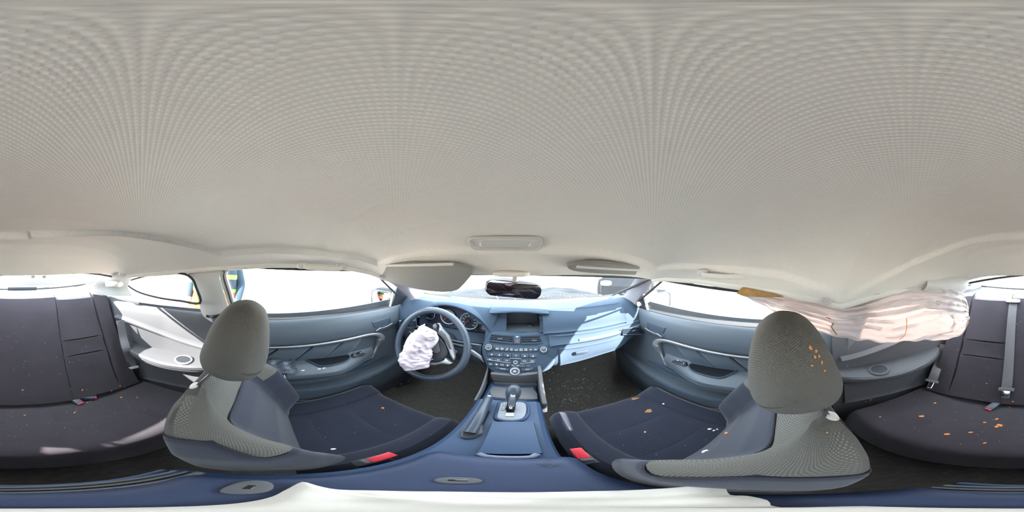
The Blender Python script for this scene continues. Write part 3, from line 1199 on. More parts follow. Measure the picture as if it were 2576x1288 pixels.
# headrest holes on the top edge: pale grommets
for px, py in ((37, 763), (69, 762), (158, 754), (197, 750), (2486, 757), (2525, 762)):
    p = at_z(px, py, -.279)
    p.y = min(-.945, max(-1.0, p.y))
    g = mk('headrest_grommet', *superell(p, (.019, .014, .006), None, .8, .8, 8, 18), 'pillar_trim', RS)
    mk('grommet_hole', *superell(p + V((0, .006, .003)), (.010, .006, .004), None, .8, .8, 6, 14), 'black_plastic', g)
for px, py in ((174, 976), (295, 942), (2397, 964)):
    p = at_y(px, py, -.655)
    mk('button', *superell(p + V((0, .012, 0)), (.006, .004, .005), None, 1, 1, 8, 14), 'print_white', RS)


def buckle(px, py, z, yaw, red_dir, parent, name='belt_buckle'):
    c = at_z(px, py, z)
    R = Euler((math.radians(-6), 0, yaw))
    b = mk(name, *box(c, (.034, .085, .024), .006, R), 'button_black', parent)
    e = c + R.to_matrix() @ V((0, red_dir * .043, 0))
    mk('release_button', *box(e, (.028, .008, .017), .002, R), 'red_plastic', b, label='red release button')
    return b


buckle(186, 1004, -.795, .25, 1, RS)
buckle(214, 999, -.795, 1.15, 1, RS)
buckle(2503, 1018, -.795, -.35, 1, RS)

# ------------------------------------------------------------------ seat belts
def strap(name, pts, w, side, label, group='rear seat belts', th=.0016, ring=None):
    T = thing(name, label, 'seat belt', V(pts[-1]) - V((0, 0, .02)), group=group)
    mk('webbing', *ribbon(catmull(pts, 8), w, th, side), 'belt', T)
    return T


# driver belt through the slot in the left centre pillar
sl = thing('seat_belt', 'grey driver belt threading out of the slot in the left pillar', 'seat belt', at_x(545, 850, -.64), group='front seat belts')
A = at_x(541, 795, -.640)
B = at_x(548, 812, -.655)
Cc = at_x(555, 850, -.650)
mk('webbing', *ribbon(catmull([A, B, Cc, V((-.665, -.20, -.75)), V((-.66, -.16, -.98))], 8), .046, .0016, (0, 1, 0)), 'belt', sl)
mk('slot_guide', *tube(catmull([at_x(520, 795, -.628), at_x(528, 797, -.626), at_x(540, 796, -.624), at_x(556, 792, -.624), at_x(560, 788, -.626)], 5), .007, 8), 'gloss_black', sl)
# passenger belt
sr = thing('seat_belt', 'grey passenger belt hanging from the right centre pillar', 'seat belt', (.66, -.28, -.7), group='front seat belts')
mk('webbing', *ribbon(catmull([V((.652, -.29, -.31)), V((.650, -.285, -.40)), V((.655, -.27, -.60)), V((.655, -.20, -.95))], 8), .046, .0016, (0, 1, 0)), 'belt', sr)
mk('slot_guide', *box((.650, -.29, -.315), (.016, .065, .014), .005), 'gloss_black', sr)
# ------------------------------------------------------------------ dashboard
D = thing('dashboard', 'blue-hazed moulded dashboard with round gauges, vents and radio stack', 'dashboard', (0, .90, -.95))
DP = [  # x, then (y,z) stations: same count everywhere
    (-.74, [(1.10, -.325), (1.0, -.300), (.90, -.290), (.84, -.300), (.795, -.335), (.775, -.385), (.770, -.425), (.775, -.46), (.82, -.58), (.90, -.64), (1.05, -.66)]),
    (-.66, [(1.10, -.318), (1.0, -.290), (.90, -.278), (.82, -.290), (.768, -.332), (.745, -.385), (.740, -.425), (.745, -.46), (.79, -.58), (.88, -.64), (1.05, -.66)]),
    (-.20, [(1.10, -.312), (1.0, -.284), (.90, -.268), (.84, -.275), (.800, -.320), (.775, -.39), (.755, -.435), (.745, -.47), (.745, -.58), (.82, -.64), (1.05, -.66)]),
    (.0, [(1.10, -.312), (1.0, -.284), (.90, -.268), (.83, -.270), (.805, -.320), (.785, -.39), (.765, -.435), (.745, -.48), (.725, -.58), (.80, -.64), (1.05, -.66)]),
    (.20, [(1.10, -.312), (1.0, -.284), (.90, -.268), (.82, -.276), (.775, -.320), (.752, -.385), (.735, -.425), (.715, -.455), (.695, -.555), (.78, -.60), (1.05, -.66)]),
    (.45, [(1.10, -.312), (1.0, -.284), (.90, -.268), (.815, -.280), (.765, -.325), (.742, -.385), (.725, -.42), (.705, -.45), (.690, -.525), (.78, -.57), (1.05, -.66)]),
    (.66, [(1.10, -.318), (1.0, -.290), (.90, -.278), (.82, -.290), (.768, -.332), (.745, -.385), (.738, -.425), (.735, -.45), (.750, -.50), (.86, -.55), (1.05, -.66)]),
    (.74, [(1.10, -.325), (1.0, -.300), (.90, -.290), (.84, -.300), (.795, -.335), (.775, -.385), (.770, -.425), (.775, -.45), (.80, -.50), (.90, -.55), (1.05, -.66)]),
]


def dash_row(x, n=5):
    for a, b in zip(DP, DP[1:]):
        if x <= b[0] + 1e-9:
            t = (x - a[0]) / (b[0] - a[0])
            t = t * t * (3 - 2 * t)
            pr = [(lerp(p[0], q[0], t), lerp(p[1], q[1], t)) for p, q in zip(a[1], b[1])]
            break
    return catmull([V((x, y, z)) for y, z in pr], n)


P = [dash_row(-.74 + 1.48 * i / 74) for i in range(75)]
dv, df = sheet(P, .012, flip=True)


def dash_open(c):
    """openings of the dash shell: instrument cluster, screen bay, centre stack"""
    if c.y > .90:
        return False
    if ((c.x + .345) / .205) ** 2 + ((c.z + .44) / .150) ** 2 < 1 and c.z > -.47 and c.y > .74:
        return True
    if abs(c.x - .045) < .085 and -.395 < c.z < -.272 and c.y < .86:
        return True
    return False


df = [q for q in df if not dash_open(sum((V(dv[i]) for i in q), V((0, 0, 0))) / len(q))]
mk('dash_body', dv, df, 'dash_plastic', D, angle=60)


def dash_pt(x, k, off=.0):
    """point on the dash face: k = station index (float); pushed rearwards by off"""
    r = dash_row(x)
    i = min(len(r) - 1, max(0, k * 5))
    a = int(i)
    p = lerp(r[a], r[min(a + 1, len(r) - 1)], i - a)
    q0, q1 = r[max(0, a - 1)], r[min(len(r) - 1, a + 2)]
    t = (q1 - q0).normalized()
    n = V((0, t.z, -t.y))
    if n.y > 0:
        n = -n
    return p + n * off


# windscreen-edge ledge with rubber strip
mk('windscreen_strip', *tube([V((-.66 + 1.32 * k / 30, 1.075 - .05 * abs(-1 + 2 * k / 30) ** 2, -.300)) for k in range(31)], .008, 8), 'rubber', D)
mk('defrost_slot', *box((0, 1.0, -.283), (.9, .018, .006), .002), 'black_plastic', D)

# instrument hood: arch over the cluster
HC = V((-.345, .0, -.44))
rows = []
for i in range(41):
    a = math.radians(-8 + 196 * i / 40)
    rx, rz = .222, .165
    lip = V((HC.x + rx * math.cos(a) * (1 + .06 * math.cos(a)), .790 - .035 * math.cos(a) * .5, HC.z + rz * math.sin(a) ** 1 if math.sin(a) > 0 else HC.z + rz * math.sin(a)))
    outer = V((HC.x + (rx + .030) * math.cos(a), .835, HC.z + (rz + .014) * math.sin(a)))
    back = V((HC.x + (rx + .065) * math.cos(a), .96, HC.z + (rz + .004) * math.sin(a)))
    inner = V((HC.x + (rx - .012) * math.cos(a), .805, HC.z + (rz - .012) * math.sin(a)))
    deep = V((HC.x + (rx - .022) * math.cos(a), .885, HC.z + (rz - .035) * math.sin(a)))
    rows.append([back, lerp(back, outer, .55) + V((0, 0, .010 * max(0, math.sin(a)))), outer, lerp(outer, lip, .6) + V((0, -.004, .004)), lip, inner, deep])
hood = mk('instrument_hood', *sheet([catmull(r, 4) for r in rows], .004), 'dash_plastic', D, angle=60)
# cluster face
cl = [V((HC.x + .210 * math.cos(math.radians(a)), .878, HC.z + .140 * math.sin(math.radians(a)))) for a in range(-8, 189, 7)]
face = mk('cluster_face', *prism(cl, (0, .01, 0)), 'dial_face', D)
mk('cluster_lower', *prism([V((HC.x - .21, .868, HC.z - .02)), V((HC.x + .21, .868, HC.z - .02)), V((HC.x + .19, .80, HC.z - .055)), V((HC.x - .19, .80, HC.z - .055))], (0, .02, -.01), .003), 'dash_plastic', D)

YG = .868
g_tach = at_y(1127, 797, YG)
g_speed = at_y(1180, 808, YG)
g_small = V((g_tach.x - .130, YG, g_tach.z - .002))


def gauge(c, r, digits, start, end, needle, name, tick):
    g = mk(name, *lathe(c, (0, -1, 0), [(r, -.006), (r, .001), (r * .9, .002), (.002, .002)], 40), 'gauge_black', D)
    mk('bezel_ring', *lathe(c, (0, -1, 0), [(r * 1.0, 0), (r * 1.02, .006), (r * 1.07, .006), (r * 1.10, 0)], 44, close=True), 'bezel_bright', g, label='bright bezel ring')
    for k in range(tick + 1):
        a = math.radians(lerp(start, end, k / tick))
        d = V((math.cos(a), 0, math.sin(a)))
        mk('tick', *tube([c + d * (r * .84) + V((0, -.003, 0)), c + d * (r * .95) + V((0, -.003, 0))], .0007, 4), 'print_white', g)
    for k, t in enumerate(digits):
        a = math.radians(lerp(start, end, k / max(1, len(digits) - 1)))
        d = V((math.cos(a), 0, math.sin(a)))
        legend(t, 'dial_number', c + d * (r * .68) + V((0, -.0035, 0)), (1, 0, 0), (0, 0, 1), r * .22, 'print_white', g)
    a = math.radians(needle)
    d = V((math.cos(a), 0, math.sin(a)))
    mk('needle', *tube([c - d * (r * .12) + V((0, -.006, 0)), c + d * (r * .80) + V((0, -.006, 0))], [.0022, .0008], 6), 'needle_red', g)
    mk('needle_hub', *lathe(c, (0, -1, 0), [(r * .16, 0), (r * .16, .008), (r * .10, .010), (.001, .010)], 20), 'black_plastic', g)
    return g


gauge(g_speed, .050, ['0', '20', '40', '60', '80', '100', '120', '140', '160'], 222, -42, 200, 'speedometer', 24)
gauge(g_tach, .046, ['0', '1', '2', '3', '4', '5', '6', '7', '8'], 222, -42, 222, 'tachometer', 16)
gauge(g_small, .036, ['C', 'H'], 200, -20, 205, 'temperature_gauge', 6)
fg = at_y(1212, 826, YG)
mk('fuel_needle', *tube([fg + V((.010, -.004, -.006)), fg + V((-.008, -.004, .005))], .0010, 5), 'needle_red', face)
legend('F', 'dial_number', fg + V((.0, -.001, .013)), (1, 0, 0), (0, 0, 1), .007, 'print_white', face)
legend('E', 'dial_number', fg + V((.016, -.001, -.010)), (1, 0, 0), (0, 0, 1), .007, 'print_white', face)
mk('trip_knob', *lathe(at_y(1200, 829, YG), (0, -1, 0), [(.006, 0), (.006, .008), (.004, .010), (.001, .010)], 16), 'button_black', face)

# --- centre screen bay
def frame_prism(name, outer, depth, matn, parent, bevel=.003, label=None):
    return mk(name, *prism(outer, depth, bevel), matn, parent, label=label)


yb = .792
bay = [at_y(px, py, yb) for px, py in ((1251, 788), (1306, 785), (1362, 786), (1370, 831), (1306, 834), (1241, 833))]
bi = [V((p.x * 1.0, yb, p.z)) for p in bay]
inner = [V((lerp(p.x, .045, .16), .872, lerp(p.z, -.33, .20))) for p in bi]
v = bi + inner
f = [(i, (i + 1) % 6, (i + 1) % 6 + 6, i + 6) for i in range(6)]
mk('screen_bay', v, f, 'bay_grey', D, angle=10)
sc = mk('display_screen', *prism([lerp(p, sum(inner, V((0, 0, 0))) / 6, .04) + V((0, -.004, 0)) for p in inner], (0, .008, 0), .002), 'screen', D, label='unlit dark display screen')
mk('bay_knob', *superell(at_y(1333, 820, .845), (.022, .012, .010), None, .8, .8, 8, 16), 'black_plastic', D)
# surround: frame ring around the bay standing proud of the dash
ring = []
for k in range(6):
    p = bi[k]
    c0 = sum(bi, V((0, 0, 0))) / 6
    o_ = p + (p - c0).normalized() * .020
    ring.append((p, o_))
rows = []
for k in range(7):
    p, o_ = ring[k % 6]
    rows.append([p + V((0, .004, 0)), p + V((0, -.006, 0)), lerp(p, o_, .5) + V((0, -.008, 0)), o_ + V((0, -.002, 0)), o_ + V((0, .05, 0))])
mk('bay_surround', *gridvf(rows), 'dash_plastic', D, angle=40)
# hood brow over the screen
br = []
for i in range(21):
    t = i / 20
    x = lerp(bi[0].x - .035, bi[2].x + .035, t)
    zt = -.258 - .012 * (2 * t - 1) ** 2
    br.append([V((x, .93, zt - .008)), V((x, .86, zt - .002)), V((x, .80, zt - .006)), V((x, .772 + .012 * (2 * t - 1) ** 2, zt - .014)), V((x, .776, zt - .022)), V((x, .83, zt - .028))])
mk('screen_brow', *sheet([catmull(r, 3) for r in br], .003), 'dash_plastic', D, angle=60)

# --- centre stack on its own slanted plane
S0 = V((0, .772, -.385))
S1 = V((0, .662, -.580))
sd_ = (S1 - S0).normalized()
SN = V((0, sd_.z, -sd_.y))
if SN.y > 0:
    SN = -SN
SX = V((1, 0, 0))
SU = -sd_


def st(px, py, off=0.0):
    return hit(px, py, S0 + SN * off, SN)


outl = [st(px, py) for px, py in ((1243, 834), (1306, 837), (1368, 834), (1392, 850), (1404, 876), (1400, 902), (1384, 928), (1350, 940), (1296, 944), (1248, 938), (1226, 922), (1216, 900), (1212, 876), (1222, 852))]
stack = mk('centre_stack', *prism(catmull(outl, 3, True), -SN * .06, .006, 2), 'dash_plastic', D)


def plate(name, corners, depth, matn, parent, off=.003, bevel=.0015, label=None):
    return mk(name, *prism([st(a, b, off) for a, b in corners], -SN * depth, bevel), matn, parent, label=label)


def vent(corners, nslat, knob, parent, fn, n, name='air_vent', slat_mat='dash_plastic'):
    """corners TL TR BR BL pixel; fn(px,py,off)->point"""
    c = [fn(a, b, .004) for a, b in corners]
    g = mk(name, *prism([fn(a, b, .003) for a, b in corners], -n * .004, 0), 'gloss_black', parent)
    mk('vent_frame', *tube(c, 1.0, closed=True, up=n, prof=rrect(.007, .005, .0015, 2)), 'dash_plastic', g)
    for k in range(nslat):
        t = (k + .5) / nslat
        a, b = lerp(c[0], c[3], t), lerp(c[1], c[2], t)
        mk('slat', *tube([a, b], 1.0, up=n, prof=[(.001, -.0013), (.001, .0013), (-.004, .003), (-.004, -.0005)]), slat_mat, g)
    if knob:
        q = fn(knob[0], knob[1], .007)
        mk('vent_tab', *box(q, (.024, .008, .007), .002), 'grey_panel', g)
    return g


vent(((1236, 840), (1290, 845), (1290, 864), (1231, 857)), 4, (1258, 853), stack, st, SN)
vent(((1312, 845), (1371, 842), (1374, 862), (1312, 865)), 4, (1344, 857), stack, st, SN)
hz = plate('hazard_panel', ((1292, 844), (1310, 844), (1310, 866), (1291, 866)), .004, 'dash_plastic', stack, .004)
plate('hazard_button', ((1295, 854), (1308, 854), (1308, 865), (1294, 864)), .004, 'button_black', hz, .007)
mk('hazard_triangle', *tube([st(1298, 862, .0078), st(1304, 862, .0078), st(1301, 856.5, .0078)], .0012, 4, closed=True), 'hazard_red', hz, label='red hazard triangle')
mk('passenger_lamp', *prism([st(1297, 846, .0055), st(1305, 846, .0055), st(1301, 849, .0055)], -SN * .002), 'print_white', hz)


def knob(px, py, r, name, parent, hgt=.012, mark=None):
    c = st(px, py, .001)
    k = mk(name, *lathe(c, SN, [(r, 0), (r, hgt * .7), (r * .93, hgt), (r * .66, hgt), (r * .62, hgt * .8)], 36), 'silver', parent)
    mk('knob_cap', *lathe(c, SN, [(r * .62, 0), (r * .62, hgt * .85), (.001, hgt * .9)], 30), 'button_black', k)
    if mark:
        for m in mark:
            mk('knob_mark', *tube([c + SN * (hgt * .95) + SX * (a * r) + SU * (b * r) for a, b in m], .0008, 4), 'print_white', k)
    return k


arc = [(.34 * math.cos(math.radians(a)), .34 * math.sin(math.radians(a))) for a in range(20, 161, 20)]
knob(1230, 873, .0165, 'temperature_knob', stack, mark=[arc, [(-.45, 0), (-.15, 0)], [(.2, -.12), (.4, .05)]])
knob(1367, 879, .0165, 'temperature_knob', stack, mark=[arc])
knob(1297, 911, .0095, 'tuner_button', stack, .006)
knob(1295.5, 933, .0215, 'volume_knob', stack, .014, mark=[[(-.4, -.15), (.4, -.15)], [(-.25, .02), (-.15, .25), (.1, .3), (.25, .02), (-.25, .02)]])
# climate strip
strip_ = plate('climate_strip', ((1241, 868), (1300, 875), (1354, 874), (1354, 884), (1300, 885), (1241, 878)), .004, 'button_black', stack, .003)
icons = [1251, 1263, 1275, 1287, 1299, 1311, 1323, 1335, 1347]
for k, px in enumerate(icons):
    py = 876.5 + 3.4 * math.sin((px - 1241) / 113 * PI * .72)
    b_ = plate('climate_button', ((px - 5.4, py - 5), (px + 5.4, py - 5 + .3), (px + 5.4, py + 4.4), (px - 5.4, py + 4.2)), .003, 'button_black', strip_, .005, .0008)
    if k in (7, 8):
        legend('A/C' if k == 7 else 'OFF', 'button_legend', st(px, py, .0056), SX, SU, .0062, 'print_white', b_)
    else:
        sh = [[(-4, 1), (-2.5, -1.5), (2.5, -1.5), (4, 1), (-4, 1)], [(-3, -2), (3, -2), (2, 1.5), (-2, 1.5), (-3, -2)], [(-3, 2), (1, 1), (3, -3), (0, -1)], [(-3, 0), (0, -2.5), (3, 0), (0, 2.5), (-3, 0)], [(-3, -1), (-3, 2), (0, 2), (2, -2), (3, 2)], [(-3, -2), (3, -2), (3, 2), (-3, 2), (-3, -2)], [(-3, -2), (3, -2), (2, 1.5), (-2, 1.5), (-3, -2)]][k]
        mk('button_legend', *tube([st(px + a, py + b, .0062) for a, b in sh], .0009, 4), 'print_white', b_)
# radio key rows
rows_ = [
    (892, [(1237, '\u25b2'), (1256, '\u25b2'), (1277, '\u25b2'), (1298, 'CD'), (1320, '\u25b2'), (1341, '\u25b2')], 9.5, .0055),
    (905, [(1233, 'FM'), (1253, 'AM'), (1275, 'CD'), (1319, 'AUX'), (1339, 'CAT')], 9.5, .0065),
    (917, [(1234, 'SCAN'), (1249, '\u25bc'), (1263, 'FOLDER'), (1277, '\u25b2'), (1291, 'RPT'), (1303, 'RDM'), (1315, '\u2013'), (1329, '+')], 6.4, .0042)]
for y0_, keys_, hw, sz in rows_:
    for px, t in keys_:
        py = y0_ + 5.0 * math.sin((px - 1225) / 140 * PI * .62) - 1.5
        b_ = plate('radio_button', ((px - hw, py - 4.6), (px + hw, py - 4.2), (px + hw, py + 4.2), (px - hw, py + 3.8)), .003, 'button_black', stack, .004, .0008)
        if t in ('\u25b2', '\u25bc'):
            q = 1 if t == '\u25b2' else -1
            mk('button_legend', *prism([st(px - 2.2, py + 1.6 * q, .0049), st(px + 2.2, py + 1.6 * q, .0049), st(px, py - 1.8 * q, .0049)], -SN * .0006), 'print_white', b_)
        else:
            legend(t, 'button_legend', st(px, py, .0049), SX, SU, sz, 'print_white', b_)
for a, b in (((1226, 904.5), (1284, 913)), ((1308, 914), (1345, 912)), ((1283, 901), (1311, 902))):
    mk('silver_line', *tube([st(*a, .004), st(*b, .004)], .0012, 5), 'silver', stack)
b_ = plate('radio_button', ((1246, 922), (1281, 928), (1281, 934), (1246, 928)), .003, 'button_black', stack, .004, .0008)
legend('RETURN', 'button_legend', st(1265, 928, .0049), SX, SU, .0055, 'print_white', b_)
b_ = plate('radio_button', ((1311, 928), (1340, 924), (1342, 931), (1313, 934)), .003, 'button_black', stack, .004, .0008)
legend('SETUP', 'button_legend', st(1327, 929.5, .0049), SX, SU, .0055, 'print_white', b_)

# --- side vents, defogger slots, silver strips
def face_at(px, py, off=0.0, ):
    return at_y(px, py, .742 - off)


nY = V((0, -1, 0))
vent(((1004, 814), (1016, 802), (1014, 818), (1001, 826)), 5, None, D, lambda a, b, o: at_y(a, b, .730 - o), nY)
vent(((1031, 806), (1047, 807), (1048, 823), (1026, 824)), 5, None, D, lambda a, b, o: at_y(a, b, .730 - o), nY)
vent(((1567, 828), (1606, 822), (1622, 840), (1566, 842)), 5, (1594, 832), D, lambda a, b, o: at_y(a, b, .712 - o), nY)
for pts, yy in ((((1036, 771), (1048, 775), (1046, 784), (1028, 783)), .800), (((1570, 790), (1588, 788), (1592, 798), (1574, 800)), .772)):
    q = [at_y(a, b, yy) for a, b in pts]
    g = mk('defogger_vent', *prism(q, (0, .02, -.004), .002), 'black_plastic', D)
    for k in range(4):
        t = (k + .5) / 4
        mk('slat', *tube([lerp(q[0], q[1], t) + V((0, -.002, 0)), lerp(q[3], q[2], t) + V((0, -.002, 0))], .0014, 5), 'dash_plastic', g)
# pale strips: driver side and passenger side
mk('silver_strip', *tube([dash_pt(-.66 + .26 * k / 10, 6.2, .006) for k in range(11)], 1.0, up=(0, 0, 1), prof=rrect(.017, .010, .004, 3)), 'silver', D)
mk('silver_strip', *tube([dash_pt(.30 + .38 * k / 14, 6.5, .004) for k in range(15)], 1.0, up=(0, 0, 1), prof=rrect(.014, .010, .004, 3)), 'silver', D)
# knee panel right of the column: sweeping silver blade
bl = [at_y(px, py, .70) for px, py in ((1168, 874), (1190, 884), (1210, 898), (1218, 914), (1205, 902), (1186, 892), (1168, 882))]
mk('silver_blade', *prism(bl, (0, .012, 0), .002), 'silver_matte', D)
# passenger airbag pad and crease lines
def padS(u, v):
    x = lerp(.135, .585, u)
    return dash_pt(x, lerp(3.1, 5.2, v), .002)


mk('airbag_pad', *patch(padS, 0, 1, 0, 1, 24, 12, .010, .008, flip=False), 'dash_plastic', D)


def shelfS(u, v):
    return dash_pt(lerp(.16, .70, u), lerp(5.35, 6.9, v), .002)


mk('trim_panel', *patch(shelfS, 0, 1, 0, 1, 24, 8, .006, .008), 'dash_plastic', D)


def gloveS(u, v):
    return dash_pt(lerp(.20, .63, u), lerp(7.1, 8.05, v), .002)


gb = mk('glove_box_lid', *patch(gloveS, 0, 1, 0, 1, 24, 10, .008, .008), 'dash_plastic', D)
q = dash_pt(.30, 7.45, .014)
mk('glove_latch', *box(q, (.06, .012, .018), .004), 'button_black', gb)
# lower driver panel
def kneeS(u, v):
    return dash_pt(lerp(-.66, -.15, u), lerp(6.9, 8.4, v), .002)


kp = mk('knee_panel', *patch(kneeS, 0, 1, 0, 1, 24, 10, .008, .008), 'door_plastic', D)
for dx in (0, .014):
    mk('small_switch', *box(dash_pt(-.40 + dx * 2, 7.7, .012), (.012, .008, .008), .002), 'print_white', kp)

# ------------------------------------------------------------------ steering column and wheel
WC = V((-.372, .632, -.458))
WN = V((0, -math.cos(math.radians(25)), math.sin(math.radians(25))))
WXA = V((1, 0, 0))
WY = WN.cross(WXA)
if WY.z < 0:
    WY = -WY


def wp(px, py, off=0.0):
    return hit(px, py, WC + WN * off, WN)


def wl(a, b, off=0.0):
    return WC + WXA * a + WY * b + WN * off


col = thing('steering_column', 'dark steering column shroud with wiper and indicator stalks', 'column', WC - V((0, -.12, .10)))
rings = []
for k in range(9):
    t = k / 8
    c = WC - WN * lerp(.045, .17, t)
    w, h = lerp(.058, .075, t), lerp(.060, .085, t)
    rings.append([c + WXA * (a * w) + WY * (b * h - .01) for a, b in rrect(2, 2, .8, 5)])
mk('shroud', *loft(rings), 'black_plastic', col)
a = WC - WN * .075 + WY * .02
mk('wiper_stalk', *tube([a + WXA * .05, a + WXA * .12 - WN * -.005, a + WXA * .165 + WN * .010], [.009, .0085, .012], 12), 'black_plastic', col)
mk('stalk_tip', *lathe(a + WXA * .165 + WN * .010, (1, -.1, .03), [(.0125, -.010), (.0125, .016), (.009, .020), (.001, .020)], 20), 'grey_panel', col)
mk('indicator_stalk', *tube([a - WXA * .05, a - WXA * .12, a - WXA * .175 + WN * .012], [.009, .0085, .012], 12), 'black_plastic', col)

W = thing('steering_wheel', 'black steering wheel turned with a deflated airbag hanging from its hub', 'steering wheel', WC - V((0, 0, .2)))
RR = .187
rim = [wl(RR * math.cos(2 * PI * k / 72), RR * math.sin(2 * PI * k / 72)) for k in range(72)]
mk('rim', *tube(rim, .0165, 14, closed=True, up=WN), 'button_black', W, label='black padded wheel rim')
ROT = math.radians(-62)     # wheel turned to the right


def rotp(a, b, off=0.0):
    return wl(a * math.cos(ROT) - b * math.sin(ROT), a * math.sin(ROT) + b * math.cos(ROT), off)


hub = catmull([wp(px, py, .012) for px, py in ((1070, 838), (1093, 838), (1108, 850), (1120, 866), (1126, 882), (1122, 898), (1108, 909), (1088, 912), (1070, 905), (1062, 890), (1058, 868))], 4, True)
mk('hub', *prism(hub, -WN * .050, .010, 3), 'black_plastic', W)
cov = [wp(px, py, .020) for px, py in ((1080, 862), (1098, 848), (1106, 884), (1100, 889), (1072, 882))]
mk('torn_cover', *prism(cov, -WN * .008, .002), 'grey_panel', W, label='torn airbag cover flap')
for pts in (((1091, 842), (1097, 850), (1094, 853), (1089, 847)), ((1072, 876), (1089, 885), (1087, 886), (1071, 880)), ((1060, 899), (1068, 901), (1067, 902), (1060, 901))):
    mk('ragged_edge', *prism([wp(a_, b_, .023) for a_, b_ in pts], -WN * .002), 'print_white', W)
# silver spokes
sp1 = [wp(px, py, .014) for px, py in ((1092, 814), (1104, 812), (1112, 826), (1128, 844), (1136, 864), (1142, 886), (1144, 899), (1140, 908), (1132, 893), (1127, 878), (1118, 858), (1106, 844), (1097, 838), (1099, 826))]
mk('spoke', *prism(sp1, -WN * .020, .004, 2), 'silver', W, label='curved silver spoke')
mk('spoke_inlay', *prism([wp(px, py, .016) for px, py in ((1108, 830), (1120, 841), (1129, 858), (1136, 880), (1130, 878), (1121, 860), (1102, 838))], -WN * .004, .001), 'grey_panel', W)
sp2 = [wp(px, py, .010) for px, py in ((1064, 905), (1080, 911), (1100, 912), (1116, 906), (1120, 900), (1138, 914), (1128, 918), (1110, 915), (1094, 919), (1078, 919), (1064, 915))]
mk('spoke', *prism(sp2, -WN * .020, .004, 2), 'silver', W, label='curved silver spoke')
sp3 = [wp(px, py, .006) for px, py in ((1028, 866), (1054, 838), (1062, 842), (1060, 870), (1040, 880))]
mk('spoke', *prism(sp3, -WN * .020, .004, 2), 'silver', W)
pad = mk('control_pad', *prism(catmull([wp(px, py, .022) for px, py in ((1088, 819), (1096, 813), (1103, 816), (1102, 826), (1097, 836), (1091, 832))], 3, True), -WN * .012, .003), 'gloss_black', W)
mk('control_button', *prism([wp(px, py, .025) for px, py in ((1094, 817), (1099, 818), (1097, 826), (1092, 825))], -WN * .004, .001), 'grey_panel', pad)
mk('paddle_shift', *prism([wp(px, py, -.02) for px, py in ((1142, 878), (1150, 884), (1148, 889), (1143, 886))], -WN * .004, .001), 'silver', W)

# deflated airbag: crumpled hanging sack
axis = [(1079, 827, 20), (1072, 840, 26), (1063, 856, 28), (1054, 872, 29), (1047, 888, 31), (1044, 903, 33), (1046, 917, 31), (1049, 930, 24)]
rings = []
cl_ = catmull([V((a_, b_, c_)) for a_, b_, c_ in axis], 10)
n = len(cl_)
for i, q in enumerate(cl_):
    t = i / (n - 1)
    c = wp(q.x, q.y, .055)
    r = q.z / 2576 * 2 * PI * (c - CAMP).length * (1 if 0 < i < n - 1 else .35)
    nx = cl_[min(i + 1, n - 1)] - cl_[max(i - 1, 0)]
    tg_ = (wp(cl_[min(i + 1, n - 1)].x, cl_[min(i + 1, n - 1)].y, .055) - wp(cl_[max(i - 1, 0)].x, cl_[max(i - 1, 0)].y, .055)).normalized()
    side = tg_.cross(WN).normalized()
    row = []
    for j in range(64):
        th = 2 * PI * j / 64
        nz1 = noise.noise(V((math.cos(th) * 1.2, math.sin(th) * 1.2, t * 5)))
        nz2 = noise.noise(V((math.cos(th) * 2.5 + 4, math.sin(th) * 2.5, t * 11)))
        wr = 1 + .24 * nz1 + .13 * (1 - 2 * abs(nz2)) + .045 * math.sin(t * 38 + 5 * nz1 + 1.5 * math.cos(th))
        row.append(c + side * (r * .98 * math.cos(th) * wr) + WN * (r * .72 * math.sin(th) * wr))
    rings.append(row)
mk('deflated_airbag', *loft(rings), 'airbag_cloth', W, angle=80, label='crumpled white deflated airbag')
# ------------------------------------------------------------------ centre console
mat('latch_grey', (0.13, 0.14, 0.20), 0.4)
K = thing('centre_console', 'blue-hazed centre console with gear selector, handbrake and armrest lid', 'console', (0, .25, -1.09))
# body
st_ = [(-.10, -.66), (-.085, -.615), (.19, -.612), (.205, -.612), (.24, -.612), (.38, -.606), (.49, -.610), (.515, -.655), (.62, -.660), (.70, -.655)]
rings = []
for y, z in st_:
    w = .100
    rings.append([V((-w - .012, y, -1.09)), V((-w - .006, y, -.80)), V((-w, y, z - .03)), V((-w + .006, y, z - .008)), V((-w + .016, y, z)), V((0, y, z)), V((w - .016, y, z)), V((w - .006, y, z - .008)), V((w, y, z - .03)), V((w + .006, y, -.80)), V((w + .012, y, -1.09))])
mk('console_body', *loft(rings), 'console_plastic', K, angle=35)
# rear end cap with ribbed lips
mk('rear_panel', *box((.01, -.098, -.80), (.19, .014, .36), .01), 'console_plastic', K)
for k, (dy, mt) in enumerate(((-.070, 'grey_panel'), (-.082, 'black_plastic'), (-.094, 'grey_panel'))):
    mk('rear_lip', *tube([V((-.085 + .19 * t / 12, dy + .010 * abs(t / 6 - 1) ** 2, -.598 - .012 * k)) for t in range(13)], .006, 8), mt, K)

# armrest lid: soft pad
def lidS(u, v):
    x = .018 + .098 * u
    y = lerp(-.068, .205, v)
    a = abs(u)
    z = -.575 - .004 * a ** 2 - .030 * max(0, (a - .78) / .22) ** 2 - .020 * max(0, (v - .88) / .12) ** 2 - .014 * max(0, (.1 - v) / .1) ** 2
    return V((x, y, z))


